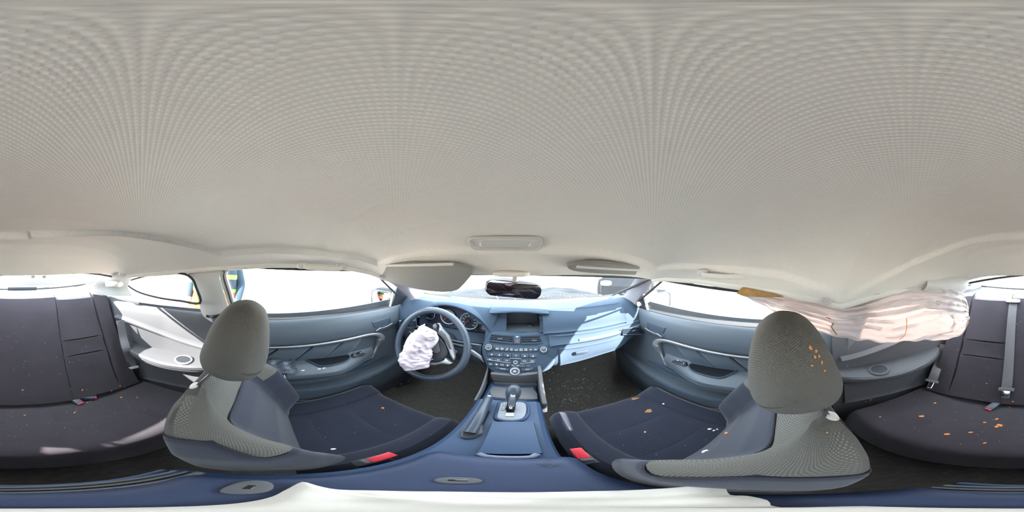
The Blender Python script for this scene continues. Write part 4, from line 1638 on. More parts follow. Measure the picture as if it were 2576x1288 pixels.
lid = mk('armrest_lid', *patch(lidS, -1, 1, 0, 1, 24, 28, .003, .03, ex=8), 'lid_pad', K)
mk('lid_latch', *tube([at_z(px, py, -.588) for px, py in ((1203, 1141), (1220, 1147), (1250, 1150), (1282, 1151), (1315, 1151), (1338, 1149), (1352, 1142))], 1.0, up=(0, 0, 1), prof=rrect(.010, .012, .004, 3)), 'latch_grey', lid)
for (px, py, rx, ry, yaw) in ((1152, 1209, .017, .012, .3), (628, 1226, .026, .013, -.1)):
    c = at_z(px, py, -.5715)
    R = Euler((0, 0, yaw)).to_matrix()
    o = mk('oval_plate', *superell(c, (rx, ry, .003), R, .5, .9, 8, 28), 'grey_panel', lid)
    mk('slot', *box(c + V((0, 0, .0030)), (.014, .005, .0012), .0004, Euler((0, 0, yaw))), 'gloss_black', o)
    mk('slot_glint', *box(c + V((.002, .002, .0036)), (.009, .0012, .001), .0003, Euler((0, 0, yaw))), 'chrome', o)
# scuffs on the lid
for k in range(5):
    c = at_z(1352 + k * 7, 1166 + 2.5 * k, -.5705)
    mk('scuff', *tube([c, c + V((.010, .004 + .002 * k, .0004))], .0007, 4), 'grey_panel', lid)

# sliding cup-holder cover
ZT = -.600
cov = [at_z(px, py, ZT) for px, py in ((1240, 1064), (1341, 1064), (1362, 1142), (1203, 1142))]
P = []
for i in range(17):
    t = i / 16
    row = []
    for j in range(13):
        u = j / 12
        p = lerp(lerp(cov[0], cov[1], u), lerp(cov[3], cov[2], u), t)
        p.z = ZT + .004 * math.sin(PI * u) + .003 * math.sin(PI * t)
        row.append(p)
    P.append(row)
cv = mk('sliding_cover', *sheet(P, .010, flip=True), 'console_plastic', K)
mk('cover_groove', *tube([lerp(a, b, 0) + V((0, 0, .002)) for a, b in zip(cov, cov)], .0036, 6, closed=True), 'gloss_black', cv)
mk('silver_edge', *tube([at_z(px, py, ZT + .008) for px, py in ((1240, 1082), (1231, 1105), (1217, 1133))], 1.0, up=(0, 0, 1), prof=rrect(.003, .007, .001, 2)), 'silver', cv)

# gear selector plate
gp = [at_z(px, py, -.600) for px, py in ((1262, 1012), (1290, 1010), (1318, 1012), (1325, 1025), (1323, 1042), (1312, 1053), (1288, 1057), (1262, 1055), (1250, 1049), (1252, 1035), (1257, 1020))]
ring_ = catmull(gp, 3, True)
plt = mk('selector_plate', *prism(ring_, (0, 0, -.012), .003), 'silver_plate', K, label='silver gear selector plate')
gc = sum(gp, V((0, 0, 0))) / len(gp)
mk('selector_surround', *tube([gc + (p - gc) * 1.08 + V((0, 0, -.004)) for p in ring_], .006, 8, closed=True), 'console_plastic', K)
sl_ = [at_z(px, py, -.5985) for px, py in ((1277, 1014), (1296, 1014), (1294, 1037), (1272, 1037))]
mk('selector_gate', *prism(sl_, (0, 0, -.002)), 'gloss_black', plt)
mk('gate_step', *prism([at_z(px, py, -.597) for px, py in ((1273, 1038), (1293, 1038), (1293, 1047), (1271, 1047))], (0, 0, -.003), .001), 'silver_matte', plt)
ind = mk('gear_indicator', *prism([at_z(px, py, -.5985) for px, py in ((1265, 1014), (1273, 1014), (1270, 1032), (1261, 1032))], (0, 0, -.002)), 'gloss_black', plt)
for k, t in enumerate('PRND'):
    legend(t, 'gear_letter', at_z(1269 - k * 1.2, 1017 + 4.4 * k, -.5980), (1, 0, 0), (0, 1, 0), .006, 'needle_red' if t == 'R' else 'print_white', ind)
# lever
base_ = at_z(1284, 1030, -.600)
head = at_r(1291, 990, .470)
lv = mk('gear_lever', *tube([base_, lerp(base_, head, .5)], [.014, .012], 14), 'gloss_black', K)
ax_ = (head - base_).normalized()
mid = lerp(base_, head, .72)
R = ax_.to_track_quat('Z', 'Y').to_matrix()


def km(p):
    t = (p.z + .05) / .10
    k = lerp(.62, 1.12, sm(0, .75, t))
    return V((p.x * k, p.y * k, p.z))


mk('gear_knob', *superell(mid + ax_ * .012, (.021, .024, .050), R, .75, .85, 20, 28, km), 'button_black', lv)
tc_ = (CAMP - mid).normalized()
sidev = ax_.cross(tc_).normalized()
nn = sidev.cross(ax_).normalized()
if nn.dot(tc_) < 0:
    nn = -nn
ins = []
for k in range(9):
    t = k / 8
    c = mid + ax_ * lerp(-.036, .044, t)
    w = lerp(.0085, .0115, t)
    d = lerp(.0165, .0262, sm(0, .6, t)) - .007 * sm(.8, 1, t)
    ins.append([c + sidev * w + nn * (d - .005), c + sidev * (w * .6) + nn * d, c - sidev * (w * .6) + nn * d, c - sidev * w + nn * (d - .005)])
mk('knob_inlay', *sheet(ins, .003), 'silver', lv, label='silver knob inlay')
mk('shift_button', *superell(mid - ax_ * .040 + nn * .018, (.005, .005, .005)), 'chrome', lv)

# handbrake on the left of the console
hb0 = at_z(1186, 1085, -.600)
hb1 = at_z(1229, 1001, -.578)
hbm = lerp(hb0, hb1, .45)
hbk = mk('handbrake_lever', *tube(catmull([hb0 + V((0, -.01, .004)), hbm + V((0, 0, .014)), hb1], 6), [.014] * 6 + [.0135] * 6 + [.0125], 14), 'button_black', K)
mk('handbrake_button', *lathe(hb1, (hb1 - hb0), [(.0095, -.002), (.0095, .008), (.007, .011), (.001, .011)], 18), 'chrome', hbk)
rings = []
for k in range(9):
    t = k / 8
    c = hb0 + V((0, -.005 + .03 * t, -.004 + .010 * t))
    rr = lerp(.021, .015, t) * (1 + .10 * math.sin(t * 22))
    rings.append([c + V((rr * math.cos(a) * (1 + .1 * math.sin(3 * a + k)), rr * 1.3 * math.sin(a), 0)) for a in [2 * PI * j / 20 for j in range(20)]])
mk('handbrake_boot', *loft(rings), 'black_plastic', hbk)
mk('brake_slot', *prism([at_z(px, py, -.6035) for px, py in ((1180, 1090), (1205, 1092), (1232, 1035), (1225, 1030))], (0, 0, -.002)), 'gloss_black', K)

# front tray, storage door, fins
tray = [at_z(px, py, -.652) for px, py in ((1236, 998), (1232, 982), (1240, 972), (1340, 975), (1352, 990), (1352, 1003))]
mk('front_tray', *prism(tray, (0, 0, -.006), .002), 'grey_panel', K)
mk('tray_back', *prism([at_y(px, py, .640) for px, py in ((1243, 962), (1352, 966), (1346, 982), (1240, 980))], (0, .006, 0), .001), 'grey_panel', K)
stw = mk('storage_door', *prism([at_y(px, py, .645) for px, py in ((1233, 940), (1296, 945), (1357, 939), (1353, 960), (1346, 966), (1300, 965), (1240, 959))], (0, .020, 0), .004, 3), 'grey_panel', K)
mk('tray_rib', *tube([at_z(px, py, -.645) for px, py in ((1238, 998), (1290, 1004), (1352, 1003))], .004, 8), 'grey_panel', K)
mk('right_fin', *prism([V((.102, y, z)) for y, z in ((.69, -.545), (.645, -.545), (.56, -.605), (.485, -.625), (.485, -.70), (.69, -.70))], (.016, 0, 0), .005), 'grey_panel', K)
mk('left_fin', *prism([V((-.104, y, z)) for y, z in ((.80, -.42), (.74, -.50), (.672, -.585), (.60, -.622), (.50, -.640), (.50, -.80), (.98, -.80), (.98, -.42))], (-.008, 0, 0), .003), 'grey_panel', K)  # real fin, enlarged to keep stray sun off the driver's carpet
mk('sun_block_back', *box((0, .74, -.70), (.20, .02, .26), .003), 'black_plastic', K)  # back wall added to stop sun slipping through under the stack

# ------------------------------------------------------------------ white cloth over the lid under the camera
out_ = [(690, 1247), (722, 1230), (760, 1212), (800, 1222), (850, 1231), (950, 1234), (1100, 1236), (1288, 1238), (1450, 1236), (1600, 1232), (1720, 1224), (1790, 1215), (1822, 1222), (1836, 1244), (1880, 1247), (1930, 1258), (1965, 1276)]
bd = [at_z(a, b, -.566) for a, b in out_] + [V((OX + .018, -.010, -.566)), V((OX - .004, -.012, -.566)), V((OX - .022, -.008, -.566))]
bd = catmull(bd, 3, True)
c0 = V((OX + .0, .035, -.564))
rings = []
for k in range(15):
    t = k / 14
    row = []
    for p in bd:
        q = lerp(c0, p, t)
        q.z = -.5685 + .010 * (1 - t ** 4) + .0040 * noise.noise(q * 45) + .002 * math.sin(q.x * 70 + q.y * 190)
        row.append(q)
    rings.append(row)
v, f = gridvf(rings, cv=True)
n = len(bd)
f.append(tuple(range(n)))
f.append(tuple((len(rings) - 1) * n + j for j in range(n - 1, -1, -1)))
tag(mk('cloth', v, f, 'white_cloth', angle=80), 'rumpled white cloth lying on the centre armrest lid', 'cloth')
# ------------------------------------------------------------------ rear-view mirror
RM = thing('rear_view_mirror', 'black rear-view mirror hanging from the windscreen header', 'mirror', at_y(1291, 748, .565))
mc = at_y(1292, 725, .56)
R = (Euler((math.radians(8), math.radians(6.5), math.radians(10)))).to_matrix()
mk('housing', *superell(mc, (.098, .022, .031), R, .45, .45, 18, 40, lambda p: V((p.x, p.y, p.z * (1 - .08 * (p.x / .098) ** 2)))), 'black_plastic', RM)
gl = [mc + R @ V((a, -.0225, b)) for a, b in rrect(.186, .054, .022, 6)]
mk('mirror_face', *prism(gl, R @ V((0, .004, 0)), .001), 'mirror_glass', RM)
hd = at_y(1296, 690, .515)
mk('stem', *tube([mc + R @ V((.008, .005, .028)), lerp(mc, hd, .6), hd], .008, 12), 'pillar_trim', RM)
mk('mount_cover', *superell(at_y(1286, 688, .515), (.060, .030, .010), None, .6, .7, 10, 28), 'headliner_plain', RM)

# ------------------------------------------------------------------ sun visors
def visor(name, label, corners, p0, n, th, matn, parts):
    T = thing(name, label, 'sun visor', hit(*corners[0], p0, n), group='sun visors')
    pts = catmull([hit(a, b, p0, n) for a, b in corners], 5, True)
    nn = V(n).normalized()
    mk('visor_board', *prism(pts, nn * th, .005, 3), matn, T)
    return T, nn


vn = V((0, -.11, -.11))
vp0 = V((0, .47, -.045))
vL, nn = visor('sun_visor', 'grey driver sun visor folded half down over the windscreen', [(925, 669), (1000, 664), (1075, 666), (1135, 667), (1172, 676), (1190, 684), (1180, 700), (1164, 718), (1148, 731), (1120, 735), (1085, 733), (1050, 728), (1000, 715), (950, 700)], V((0, .455, -.040)), V((0, .115, .10)), .016, 'visor_cloth_shaded', None)
mk('hinge_rod', *tube([hit(935, 668, V((0, .45, -.036)), V((0, .115, .10))), hit(1140, 664, V((0, .45, -.036)), V((0, .115, .10)))], .005, 8), 'pillar_trim', vL)
vR, nn = visor('sun_visor', 'grey passenger sun visor stowed flat against the roof', [(1436, 668), (1500, 664), (1570, 668), (1640, 674), (1692, 680), (1706, 687), (1690, 692), (1640, 693), (1570, 691), (1500, 688), (1450, 683), (1430, 676)], V((0, .46, -.045)), V((0, .07, .10)), .014, 'visor_cloth_shaded', None)
mk('hinge_rod', *tube([hit(1450, 670, V((0, .455, -.042)), V((0, .07, .10))), hit(1690, 682, V((0, .455, -.042)), V((0, .07, .10)))], .005, 8), 'pillar_trim', vR)

# ------------------------------------------------------------------ courtesy lamp on the headliner
def rf(px, py, dz=0.0):
    """point on the underside of the headliner seen at this pixel"""
    d = ray(px, py)
    lo, hi = .05, 1.2
    for _ in range(400):
        t = lo + (hi - lo) * _ / 400
        p = CAMP + d * t
        x = p.x
        # invert roof: search u
        E = EDGE_L if x < 0 else EDGE_R
        ex = table(E, p.y)[0]
        u = math.copysign(min(1, (abs(x) / abs(ex))) ** (1 / .92), x)
        if roof(u, p.y).z - .002 <= p.z:
            return p + V((0, 0, dz))
    return CAMP + d * .45


ML = thing('courtesy_lamp', 'beige courtesy lamp set in the headliner above the mirror', 'lamp', rf(1272, 610, -.01))
cor = [(1178, 597), (1362, 598), (1362, 622), (1186, 622)]
o4 = [rf(a, b) for a, b in cor]
pl = []
cen_ = sum(o4, V((0, 0, 0))) / 4
exx = ((o4[1] - o4[0]) + (o4[2] - o4[3])).normalized()
eyy = ((o4[0] - o4[3]) + (o4[1] - o4[2])).normalized()
nz_ = exx.cross(eyy).normalized()
if nz_.dot(CAMP - cen_) < 0:
    nz_ = -nz_
wx_ = (o4[1] - o4[0]).length
wy_ = max(.05, (o4[0] - o4[3]).length)
fr_ = [cen_ + exx * a + eyy * b + nz_ * .004 for a, b in rrect(wx_, wy_, .016, 5)]
bez = mk('bezel', *tube(fr_, 1.0, closed=True, up=nz_, prof=rrect(.008, .008, .003, 3)), 'pillar_trim', ML)
mk('backing', *prism([p - nz_ * .002 for p in fr_], -nz_ * .006), 'headliner_plain', ML)
ln = [cen_ + exx * a + eyy * (b - wy_ * .05) + nz_ * .006 for a, b in rrect(wx_ * .68, wy_ * .52, .008, 4)]
mk('lens', *prism(ln, -nz_ * .008, .002), 'pillar_trim', ML, label='recessed lamp lens')
for s in (-1, 1):
    mk('lens_corner', *prism([cen_ + exx * (s * wx_ * a) + eyy * (wy_ * b) + nz_ * .008 for a, b in ((.34, .10), (.37, -.02), (.33, -.12))], -nz_ * .003), 'print_white', ML)

# ------------------------------------------------------------------ grab handles
def grab(name, label, pa, pb, r, s):
    T = thing(name, label, 'grab handle', at_r(*pa, r), group='roof grab handles')
    a, b = at_r(*pa, r), at_r(*pb, r * 1.02)
    m = (a + b) / 2
    out = V((-s, 0, -.25)).normalized()
    for q in (a, b):
        mk('mount', *superell(q, (.010, .020, .012), None, .6, .6, 10, 18), 'pillar_trim', T)
    mk('bar', *tube(catmull([a, lerp(a, b, .12) + out * .022, m + out * .026, lerp(a, b, .88) + out * .022, b], 6), 1.0, up=(0, 0, 1), prof=rrect(.017, .011, .005, 4)), 'headliner_plain', T)
    return T


grab('grab_handle', 'beige roof grab handle above the driver window', (762, 668), (858, 671), .585, -1)
gR = grab('grab_handle', 'beige roof grab handle above the passenger window', (1768, 686), (1890, 690), .540, 1)
mk('broken_clip', *box(at_r(1889, 692, .525), (.012, .030, .016), .003), 'grey_panel', gR)

# ------------------------------------------------------------------ curtain airbag on the right
cols = [  # px, top, bottom, distance
    (1862, 738, 742, .560), (1900, 741, 758, .555), (1950, 744, 785, .555), (2000, 746, 808, .555), (2060, 752, 834, .560), (2120, 764, 850, .575), (2180, 752, 857, .595), (2230, 735, 862, .620), (2280, 726, 858, .650),
    (2330, 722, 857, .685), (2375, 728, 854, .715), (2410, 738, 845, .745), (2428, 752, 830, .765), (2436, 775, 812, .775)]
NC, NV_ = 160, 110
P = []
for i in range(NC + 1):
    t = i / NC * (len(cols) - 1)
    k = min(int(t), len(cols) - 2)
    q = [V((c[0], c[1], c[2])) for c in cols]
    a = t - k

    def cr(idx, comp):
        g = lambda m: cols[max(0, min(len(cols) - 1, m))][comp]
        p0, p1, p2, p3 = g(idx - 1), g(idx), g(idx + 1), g(idx + 2)
        return .5 * (2 * p1 + (p2 - p0) * a + (2 * p0 - 5 * p1 + 4 * p2 - p3) * a * a + (3 * p1 - p0 - 3 * p2 + p3) * a ** 3)
    px, yt, yb_, r = cr(k, 0), cr(k, 1), cr(k, 2), cr(k, 3)
    row = []
    for j in range(NV_ + 1):
        v_ = j / NV_
        py = lerp(yt - 4, yb_ + 5 * noise.noise(V((px * .035, 0, 5))), v_)
        s_ = i / NC
        # pleats run along the car, billowing towards the cabin in the middle
        ph_ = v_ * 46 + 4.5 * noise.noise(V((s_ * 6, v_ * 1.5, 2))) + 5 * s_
        pl_ = (math.asin(math.sin(ph_)) / 1.57) * (.0075 + .006 * noise.noise(V((s_ * 9, v_ * 4, 5)))) * sm(.05, .3, s_)
        cr_ = .012 * noise.noise(V((s_ * 14, v_ * 6, 8))) + .006 * noise.noise(V((s_ * 40, v_ * 18, 3)))
        bl_ = -.040 * math.sin(PI * min(1, v_ * 1.1)) * math.sin(PI * s_) ** .6
        row.append(at_r(px, py, r + bl_ + pl_ + cr_ + .012 * (1 - v_)))
    P.append(row)
cab = thing('curtain_airbag', 'pleated white curtain airbag hanging torn from the right roof rail', 'airbag', P[70][-1])
mk('cloth_panel', *sheet(P, .0015), 'curtain_cloth', cab, angle=80)
# stitched seam line and eyelets
seam_px = [(2062, 800), (2085, 800), (2096, 812), (2092, 822), (2098, 832), (2105, 842)]
mk('seam', *tube(catmull([at_r(a, b, .535) for a, b in seam_px], 4), .0022, 5), 'rust_stain', cab)
mk('seam', *tube(catmull([at_r(a, b, .600) for a, b in ((2280, 800), (2281, 820), (2276, 842), (2262, 855))], 4), .0014, 5), 'orange_crumb', cab)
for a, b, r in ((2360, 762, .675), (2434, 800, .755)):
    p = at_r(a, b, r)
    nrm = (CAMP - p).normalized()
    mk('eyelet', *lathe(p, nrm, [(.005, 0), (.006, .003), (.010, .003), (.011, 0)], 20, close=True), 'curtain_cloth', cab)
p = at_r(2079, 757, .530)
mk('inflator_port', *lathe(p, (CAMP - p).normalized(), [(.016, -.004), (.018, .004), (.012, .006), (.008, .002), (.001, .002)], 24), 'curtain_cloth', cab)

# torn headliner foam above it
tf = [at_r(a, b, r) for a, b, r in ((1851, 739, .545), (1866, 723, .545), (1900, 729, .538), (1945, 738, .532), (1972, 747, .528), (1940, 748, .528), (1900, 746, .532), (1868, 743, .540))]
rag = tag(mk('torn_foam', *prism(tf, (.018, 0, -.003), .002), 'torn_foam'), 'brown torn foam strip hanging under the right roof rail', 'foam strip')
# torn airbag scrap at the right windscreen pillar
rings = []
sp_ = catmull([at_r(1604, 766, .98), at_r(1614, 760, .97), at_r(1628, 752, .95), at_r(1640, 742, .92), at_r(1652, 734, .90)], 6)
for i, c in enumerate(sp_):
    t = i / (len(sp_) - 1)
    rad = .024 * (math.sin(PI * (t * .9 + .08)) ** .5)
    rings.append([c + V((0, math.cos(a) * rad * .8, math.sin(a) * rad)) * (1 + .35 * noise.noise(V((math.cos(a) * 2, math.sin(a) * 2, t * 7)))) for a in [2 * PI * j / 22 for j in range(22)]])
tag(mk('airbag_scrap', *loft(rings), 'curtain_cloth', angle=80), 'crumpled pinkish airbag cloth poking out behind the right windscreen pillar', 'airbag')
# loose pillar cap at the rear right
fl_ = []
for a, b, c, d, r in ((2330, 700, 2322, 728, .70), (2360, 696, 2352, 735, .735), (2395, 694, 2378, 742, .765), (2425, 695, 2395, 744, .79), (2436, 705, 2412, 738, .81)):
    A, B = at_r(a, b, r), at_r(c, d, r - .02)
    fl_.append([lerp(A, B, k / 6) + V((-.02 * math.sin(PI * k / 6), .01 * math.sin(PI * k / 6), 0)) for k in range(7)])
tag(mk('pillar_cover', *sheet(fl_, .004), 'pillar_trim', angle=60), 'loose grey pillar cover hanging over the rear end of the curtain airbag', 'pillar cover')
# ------------------------------------------------------------------ outside: bonnet, wipers, door mirrors
P = []
for i in range(41):
    x = -.80 + 1.6 * i / 40
    row = []
    for j in range(21):
        y = 1.14 + .95 * j / 20
        z = -.305 - .11 * (j / 20) - .06 * abs(x / .8) ** 3 + .030 * noise.noise(V((x * 5, y * 5, 3))) * sm(0, .5, j / 20)
        row.append(V((x, y, z)))
    P.append(row)
bn = thing('bonnet', 'crumpled grey bonnet beyond the windscreen', 'car bonnet', (0, 1.6, -.5))
mk('bonnet_skin', *sheet(P, .006), 'hood_paint', bn)
P = [[V((-.78 + 1.56 * i / 30, 1.085 + .06 * j / 4, -.330 + .003 * j)) for j in range(5)] for i in range(31)]
mk('cowl_panel', *sheet(P, .006), 'black_plastic', bn)
for x0, x1, nm in ((-.55, -.02, 'driver'), (.02, .55, 'passenger')):
    T = thing('windscreen_wiper', 'black wiper arm parked on the %s side of the cowl' % nm, 'wiper', (x0, 1.10, -.30), group='windscreen wipers')
    mk('arm', *tube([V((x0, 1.13, -.318)), V(((x0 + x1) / 2, 1.115, -.305))], .007, 8), 'rubber', T)
    mk('blade', *tube([V((x0 + .08, 1.105, -.308)), V(((x0 + x1) / 2, 1.09, -.300)), V((x1, 1.10, -.308))], .005, 8), 'rubber', T)


def door_mirror(s, label):
    T = thing('door_mirror', label, 'mirror', (s * .90, .82, -.40), group='door mirrors')
    c = V((s * .915, .815, -.335))
    R = Euler((0, 0, s * -.22)).to_matrix()
    mk('housing', *superell(c + V((0, .035, 0)), (.118, .055, .078), R, .5, .55, 16, 32), 'hood_paint', T)
    gl = [c + R @ V((a, -.024, b)) for a, b in rrect(.185, .118, .03, 5)]
    mk('mirror_face', *prism(gl, R @ V((0, .006, 0)), .001), 'mirror_glass', T)
    mk('rim', *tube([c + R @ V((a, -.022, b)) for a, b in rrect(.196, .128, .034, 5)], .005, 8, closed=True), 'black_plastic', T)
    mk('foot', *box((s * .775, .83, -.365), (.10, .05, .03), .008), 'black_plastic', T)


door_mirror(-1, 'driver door mirror outside the left window')
door_mirror(1, 'passenger door mirror outside the right window')

# ------------------------------------------------------------------ person outside the left windows
GZ = -1.40
PX, PY = -1.42, -.50
pr = thing('person', 'person in orange safety vest with lime stripes outside the left door', 'person', (PX, PY, GZ))


def pp(x, y, z):
    """local body frame: facing the car (+x)"""
    return V((PX + x, PY + y, GZ + z))


J = {
    'pelvis': (pp(0, 0, .96), (.15, .115)), 'waist': (pp(.005, 0, 1.10), (.145, .105)), 'chest': (pp(.01, 0, 1.30), (.165, .12)), 'neckb': (pp(0, 0, 1.47), (.075, .07)), 'neck': (pp(.01, 0, 1.53), (.055, .055)), 'head0': (pp(.025, 0, 1.60), (.075, .075)), 'head1': (pp(.03, 0, 1.69), (.088, .08)), 'head2': (pp(.02, 0, 1.75), (.05, .05)),
    'hipl': (pp(0, .10, .90), (.095, .09)), 'kneel': (pp(.02, .12, .50), (.062, .06)), 'ankl': (pp(-.01, .13, .09), (.045, .04)), 'toel': (pp(.13, .14, .045), (.04, .032)),
    'hipr': (pp(0, -.10, .90), (.095, .09)), 'kneer': (pp(.03, -.13, .50), (.062, .06)), 'ankr': (pp(.0, -.15, .09), (.045, .04)), 'toer': (pp(.14, -.17, .045), (.04, .032)),
    'shl': (pp(0, .18, 1.40), (.062, .06)), 'ell': (pp(-.02, .25, 1.13), (.045, .043)), 'wrl': (pp(.12, .22, .93), (.030, .028)),
    'shr': (pp(0, -.18, 1.40), (.062, .06)), 'elr': (pp(-.02, -.26, 1.13), (.045, .043)), 'wrr': (pp(.10, -.24, .92), (.030, .028)),
}
ED = [('pelvis', 'waist'), ('waist', 'chest'), ('chest', 'neckb'), ('neckb', 'neck'), ('neck', 'head0'), ('head0', 'head1'), ('head1', 'head2'), ('pelvis', 'hipl'), ('hipl', 'kneel'), ('kneel', 'ankl'), ('ankl', 'toel'), ('pelvis', 'hipr'), ('hipr', 'kneer'), ('kneer', 'ankr'), ('ankr', 'toer'), ('chest', 'shl'), ('shl', 'ell'), ('ell', 'wrl'), ('chest', 'shr'), ('shr', 'elr'), ('elr', 'wrr')]
# hands
for sd2, wr, dy in (('l', 'wrl', 1), ('r', 'wrr', -1)):
    w0 = J[wr][0]
    pm = w0 + V((.05, -.01 * dy, -.055))
    J['palm' + sd2] = (pm, (.034, .018))
    ED.append((wr, 'palm' + sd2))
    for k in range(4):
        off = (k - 1.5) * .018
        ln = (.032, .038, .036, .028)[k]
        a = pm + V((.018, off, -.022))
        b = a + V((ln * .5, 0, -ln * .85))
        c = b + V((-.002, 0, -ln * .9))
        J['f%s%da' % (sd2, k)] = (a, (.009, .009))
        J['f%s%db' % (sd2, k)] = (b, (.0085, .0085))
        J['f%s%dc' % (sd2, k)] = (c, (.0075, .0075))
        ED += [('palm' + sd2, 'f%s%da' % (sd2, k)), ('f%s%da' % (sd2, k), 'f%s%db' % (sd2, k)), ('f%s%db' % (sd2, k), 'f%s%dc' % (sd2, k))]
    a = pm + V((.020, -.034 * dy, -.004))
    J['t' + sd2] = (a, (.010, .010))
    J['tt' + sd2] = (a + V((.022, -.006 * dy, -.024)), (.009, .009))
    ED += [('palm' + sd2, 't' + sd2), ('t' + sd2, 'tt' + sd2)]
names = list(J)
c0_ = pp(0, 0, 0)
me = bpy.data.meshes.new('body')
me.from_pydata([J[n_][0] - c0_ for n_ in names], [(names.index(a), names.index(b)) for a, b in ED], [])
bo = bpy.data.objects.new('body', me)
COL.objects.link(bo)
sk = bo.modifiers.new('skin', 'SKIN')
for i, n_ in enumerate(names):
    me.skin_vertices[0].data[i].radius = J[n_][1]
    me.skin_vertices[0].data[i].use_root = (n_ == 'pelvis')
ss = bo.modifiers.new('smooth', 'SUBSURF')
ss.levels = ss.render_levels = 2
dg = bpy.context.evaluated_depsgraph_get()
me2 = bpy.data.meshes.new_from_object(bo.evaluated_get(dg))
bo.modifiers.clear()
bo.data = me2
for m in ('skin', 'navy_cloth', 'hair', 'rubber'):
    me2.materials.append(M[m])
for p in me2.polygons:
    p.use_smooth = True
    z = p.center.z
    y = abs(p.center.y)
    if z < .11:
        p.material_index = 3
    elif z > 1.50:
        p.material_index = 2 if (z > 1.70 or (p.center.x < 0.0 and z > 1.58)) else 0
    elif y > .19 and z < 1.0 and p.center.x > .04:
        p.material_index = 0
    else:
        p.material_index = 1
place(bo, c0_, pr)
# face
for s in (-1, 1):
    mk('eye', *superell(pp(.112, s * .032, 1.675), (.008, .013, .008)), 'print_white', pr)
    mk('ear', *superell(pp(.02, s * .084, 1.655), (.016, .010, .030)), 'skin', pr)
mk('nose', *superell(pp(.118, 0, 1.645), (.020, .014, .024)), 'skin', pr)
mk('mouth', *superell(pp(.108, 0, 1.600), (.008, .024, .006)), 'needle_red', pr)


# vest: shell around the torso split in bands
def vest_ring(z):
    rx = table([(.82, .150), (.95, .155), (1.10, .150), (1.30, .160), (1.42, .125), (1.47, .085)], z)[0]
    ry = table([(.82, .205), (.95, .208), (1.10, .200), (1.30, .222), (1.42, .200), (1.47, .120)], z)[0]
    return [pp(.008 + rx * math.copysign(abs(math.cos(a)) ** .8, math.cos(a)) + .006 * math.sin(a * 7 + z * 9), ry * math.copysign(abs(math.sin(a)) ** .8, math.sin(a)), z + .006 * math.sin(a * 3)) for a in [2 * PI * j / 40 for j in range(40)]]


def band(name, z0, z1, matn, off=0.0):
    n_ = max(2, int((z1 - z0) / .03))
    rings = []
    for k in range(n_ + 1):
        r_ = vest_ring(lerp(z0, z1, k / n_))
        c = sum(r_, V((0, 0, 0))) / len(r_)
        rings.append([p + (p - c).normalized() * off for p in r_])
    inner = [[p + (sum(r_, V((0, 0, 0))) / len(r_) - p).normalized() * .006 for p in r_] for r_ in reversed(rings)]
    v, f = gridvf(rings + inner, cu=True, cv=True)
    mk(name, v, f, matn, pr)


band('vest', .82, 1.47, 'hivis_orange')
band('vest_panel', 1.105, 1.195, 'navy_cloth', .004)
band('vest_stripe', 1.075, 1.105, 'hivis_lime', .006)
band('vest_stripe', 1.195, 1.235, 'hivis_lime', .006)
band('vest_panel', 1.235, 1.30, 'navy_cloth', .004)

# pale van parked behind the car, seen through the rear window
van = thing('parked_van', 'pale parked van beyond the rear window', 'van', (-.6, -6.5, -1.42))
mk('van_body', *box((-.6, -7.4, -.42), (2.0, 2.0, 1.75), .12), 'print_white', van)
mk('windscreen', *prism([V((-1.35, -6.385, .02)), V((.15, -6.385, .02)), V((.05, -6.385, .32)), V((-1.25, -6.385, .32))], (0, .02, 0), .004), 'navy_cloth', van)
mk('bumper', *box((-.6, -6.36, -1.05), (1.95, .12, .25), .04), 'grey_panel', van)
for x in (-1.4, .2):
    mk('headlamp', *box((x, -6.38, -.62), (.26, .06, .18), .03), 'chrome', van)
    mk('wheel', *lathe((x, -6.9, -1.08), (1, 0, 0), [(.18, -.1), (.32, -.1), (.32, .1), (.18, .1)], 28), 'rubber', van)

# dark car parked ahead to the right, seen through the far corner of the windscreen
pc = thing('parked_car', 'dark parked car beyond the right corner of the windscreen', 'car', (4.0, 5.4, -1.42))
CR = Euler((0, 0, .9)).to_matrix()


def pcw(x, y, z):
    return V((4.0, 5.4, -1.42)) + CR @ V((x, y, z))


sec = []
for k in range(13):
    t = k / 12
    x = -2.1 + 4.2 * t
    top = table([(0, .55), (.08, .78), (.28, .86), (.5, .90), (.8, .92), (.95, .86), (1, .60)], t)[0]
    hw = table([(0, .68), (.1, .80), (.5, .86), (.9, .82), (1, .70)], t)[0]
    sec.append([pcw(x, hw * a * 2, lerp(.22, top, b + .5)) for a, b in rrect(1, 1, .22, 4)])
mk('car_body', *loft(sec), 'hood_paint', pc)
cab_ = []
for k in range(9):
    t = k / 8
    x = -.75 + 2.2 * t
    top = .88 + .50 * math.sin(PI * (t * .9 + .05)) ** .6
    hw = .70 - .10 * abs(2 * t - 1)
    cab_.append([pcw(x, hw, .84), pcw(x, hw * .82, top), pcw(x, -hw * .82, top), pcw(x, -hw, .84)])
mk('cabin_glass', *loft(cab_), 'gloss_black', pc)
mk('roof', *box(pcw(.35, 0, 1.36), (1.2, 1.12, .06), .025, Euler((0, 0, .9))), 'hood_paint', pc)
for x in (-1.35, 1.3):
    for y in (-.80, .80):
        mk('wheel', *lathe(pcw(x, y, .33), CR @ V((0, 1, 0)), [(.05, -.10), (.20, -.10), (.33, -.09), (.33, .09), (.20, .10), (.05, .10)], 26), 'rubber', pc)
for y in (-.55, .55):
    mk('headlamp', *superell(pcw(-2.0, y, .62), (.10, .16, .07), CR), 'bezel_bright', pc)
# ------------------------------------------------------------------ debris, dropped on whatever surface lies under it
bpy.context.view_layer.update()
DG = bpy.context.evaluated_depsgraph_get()


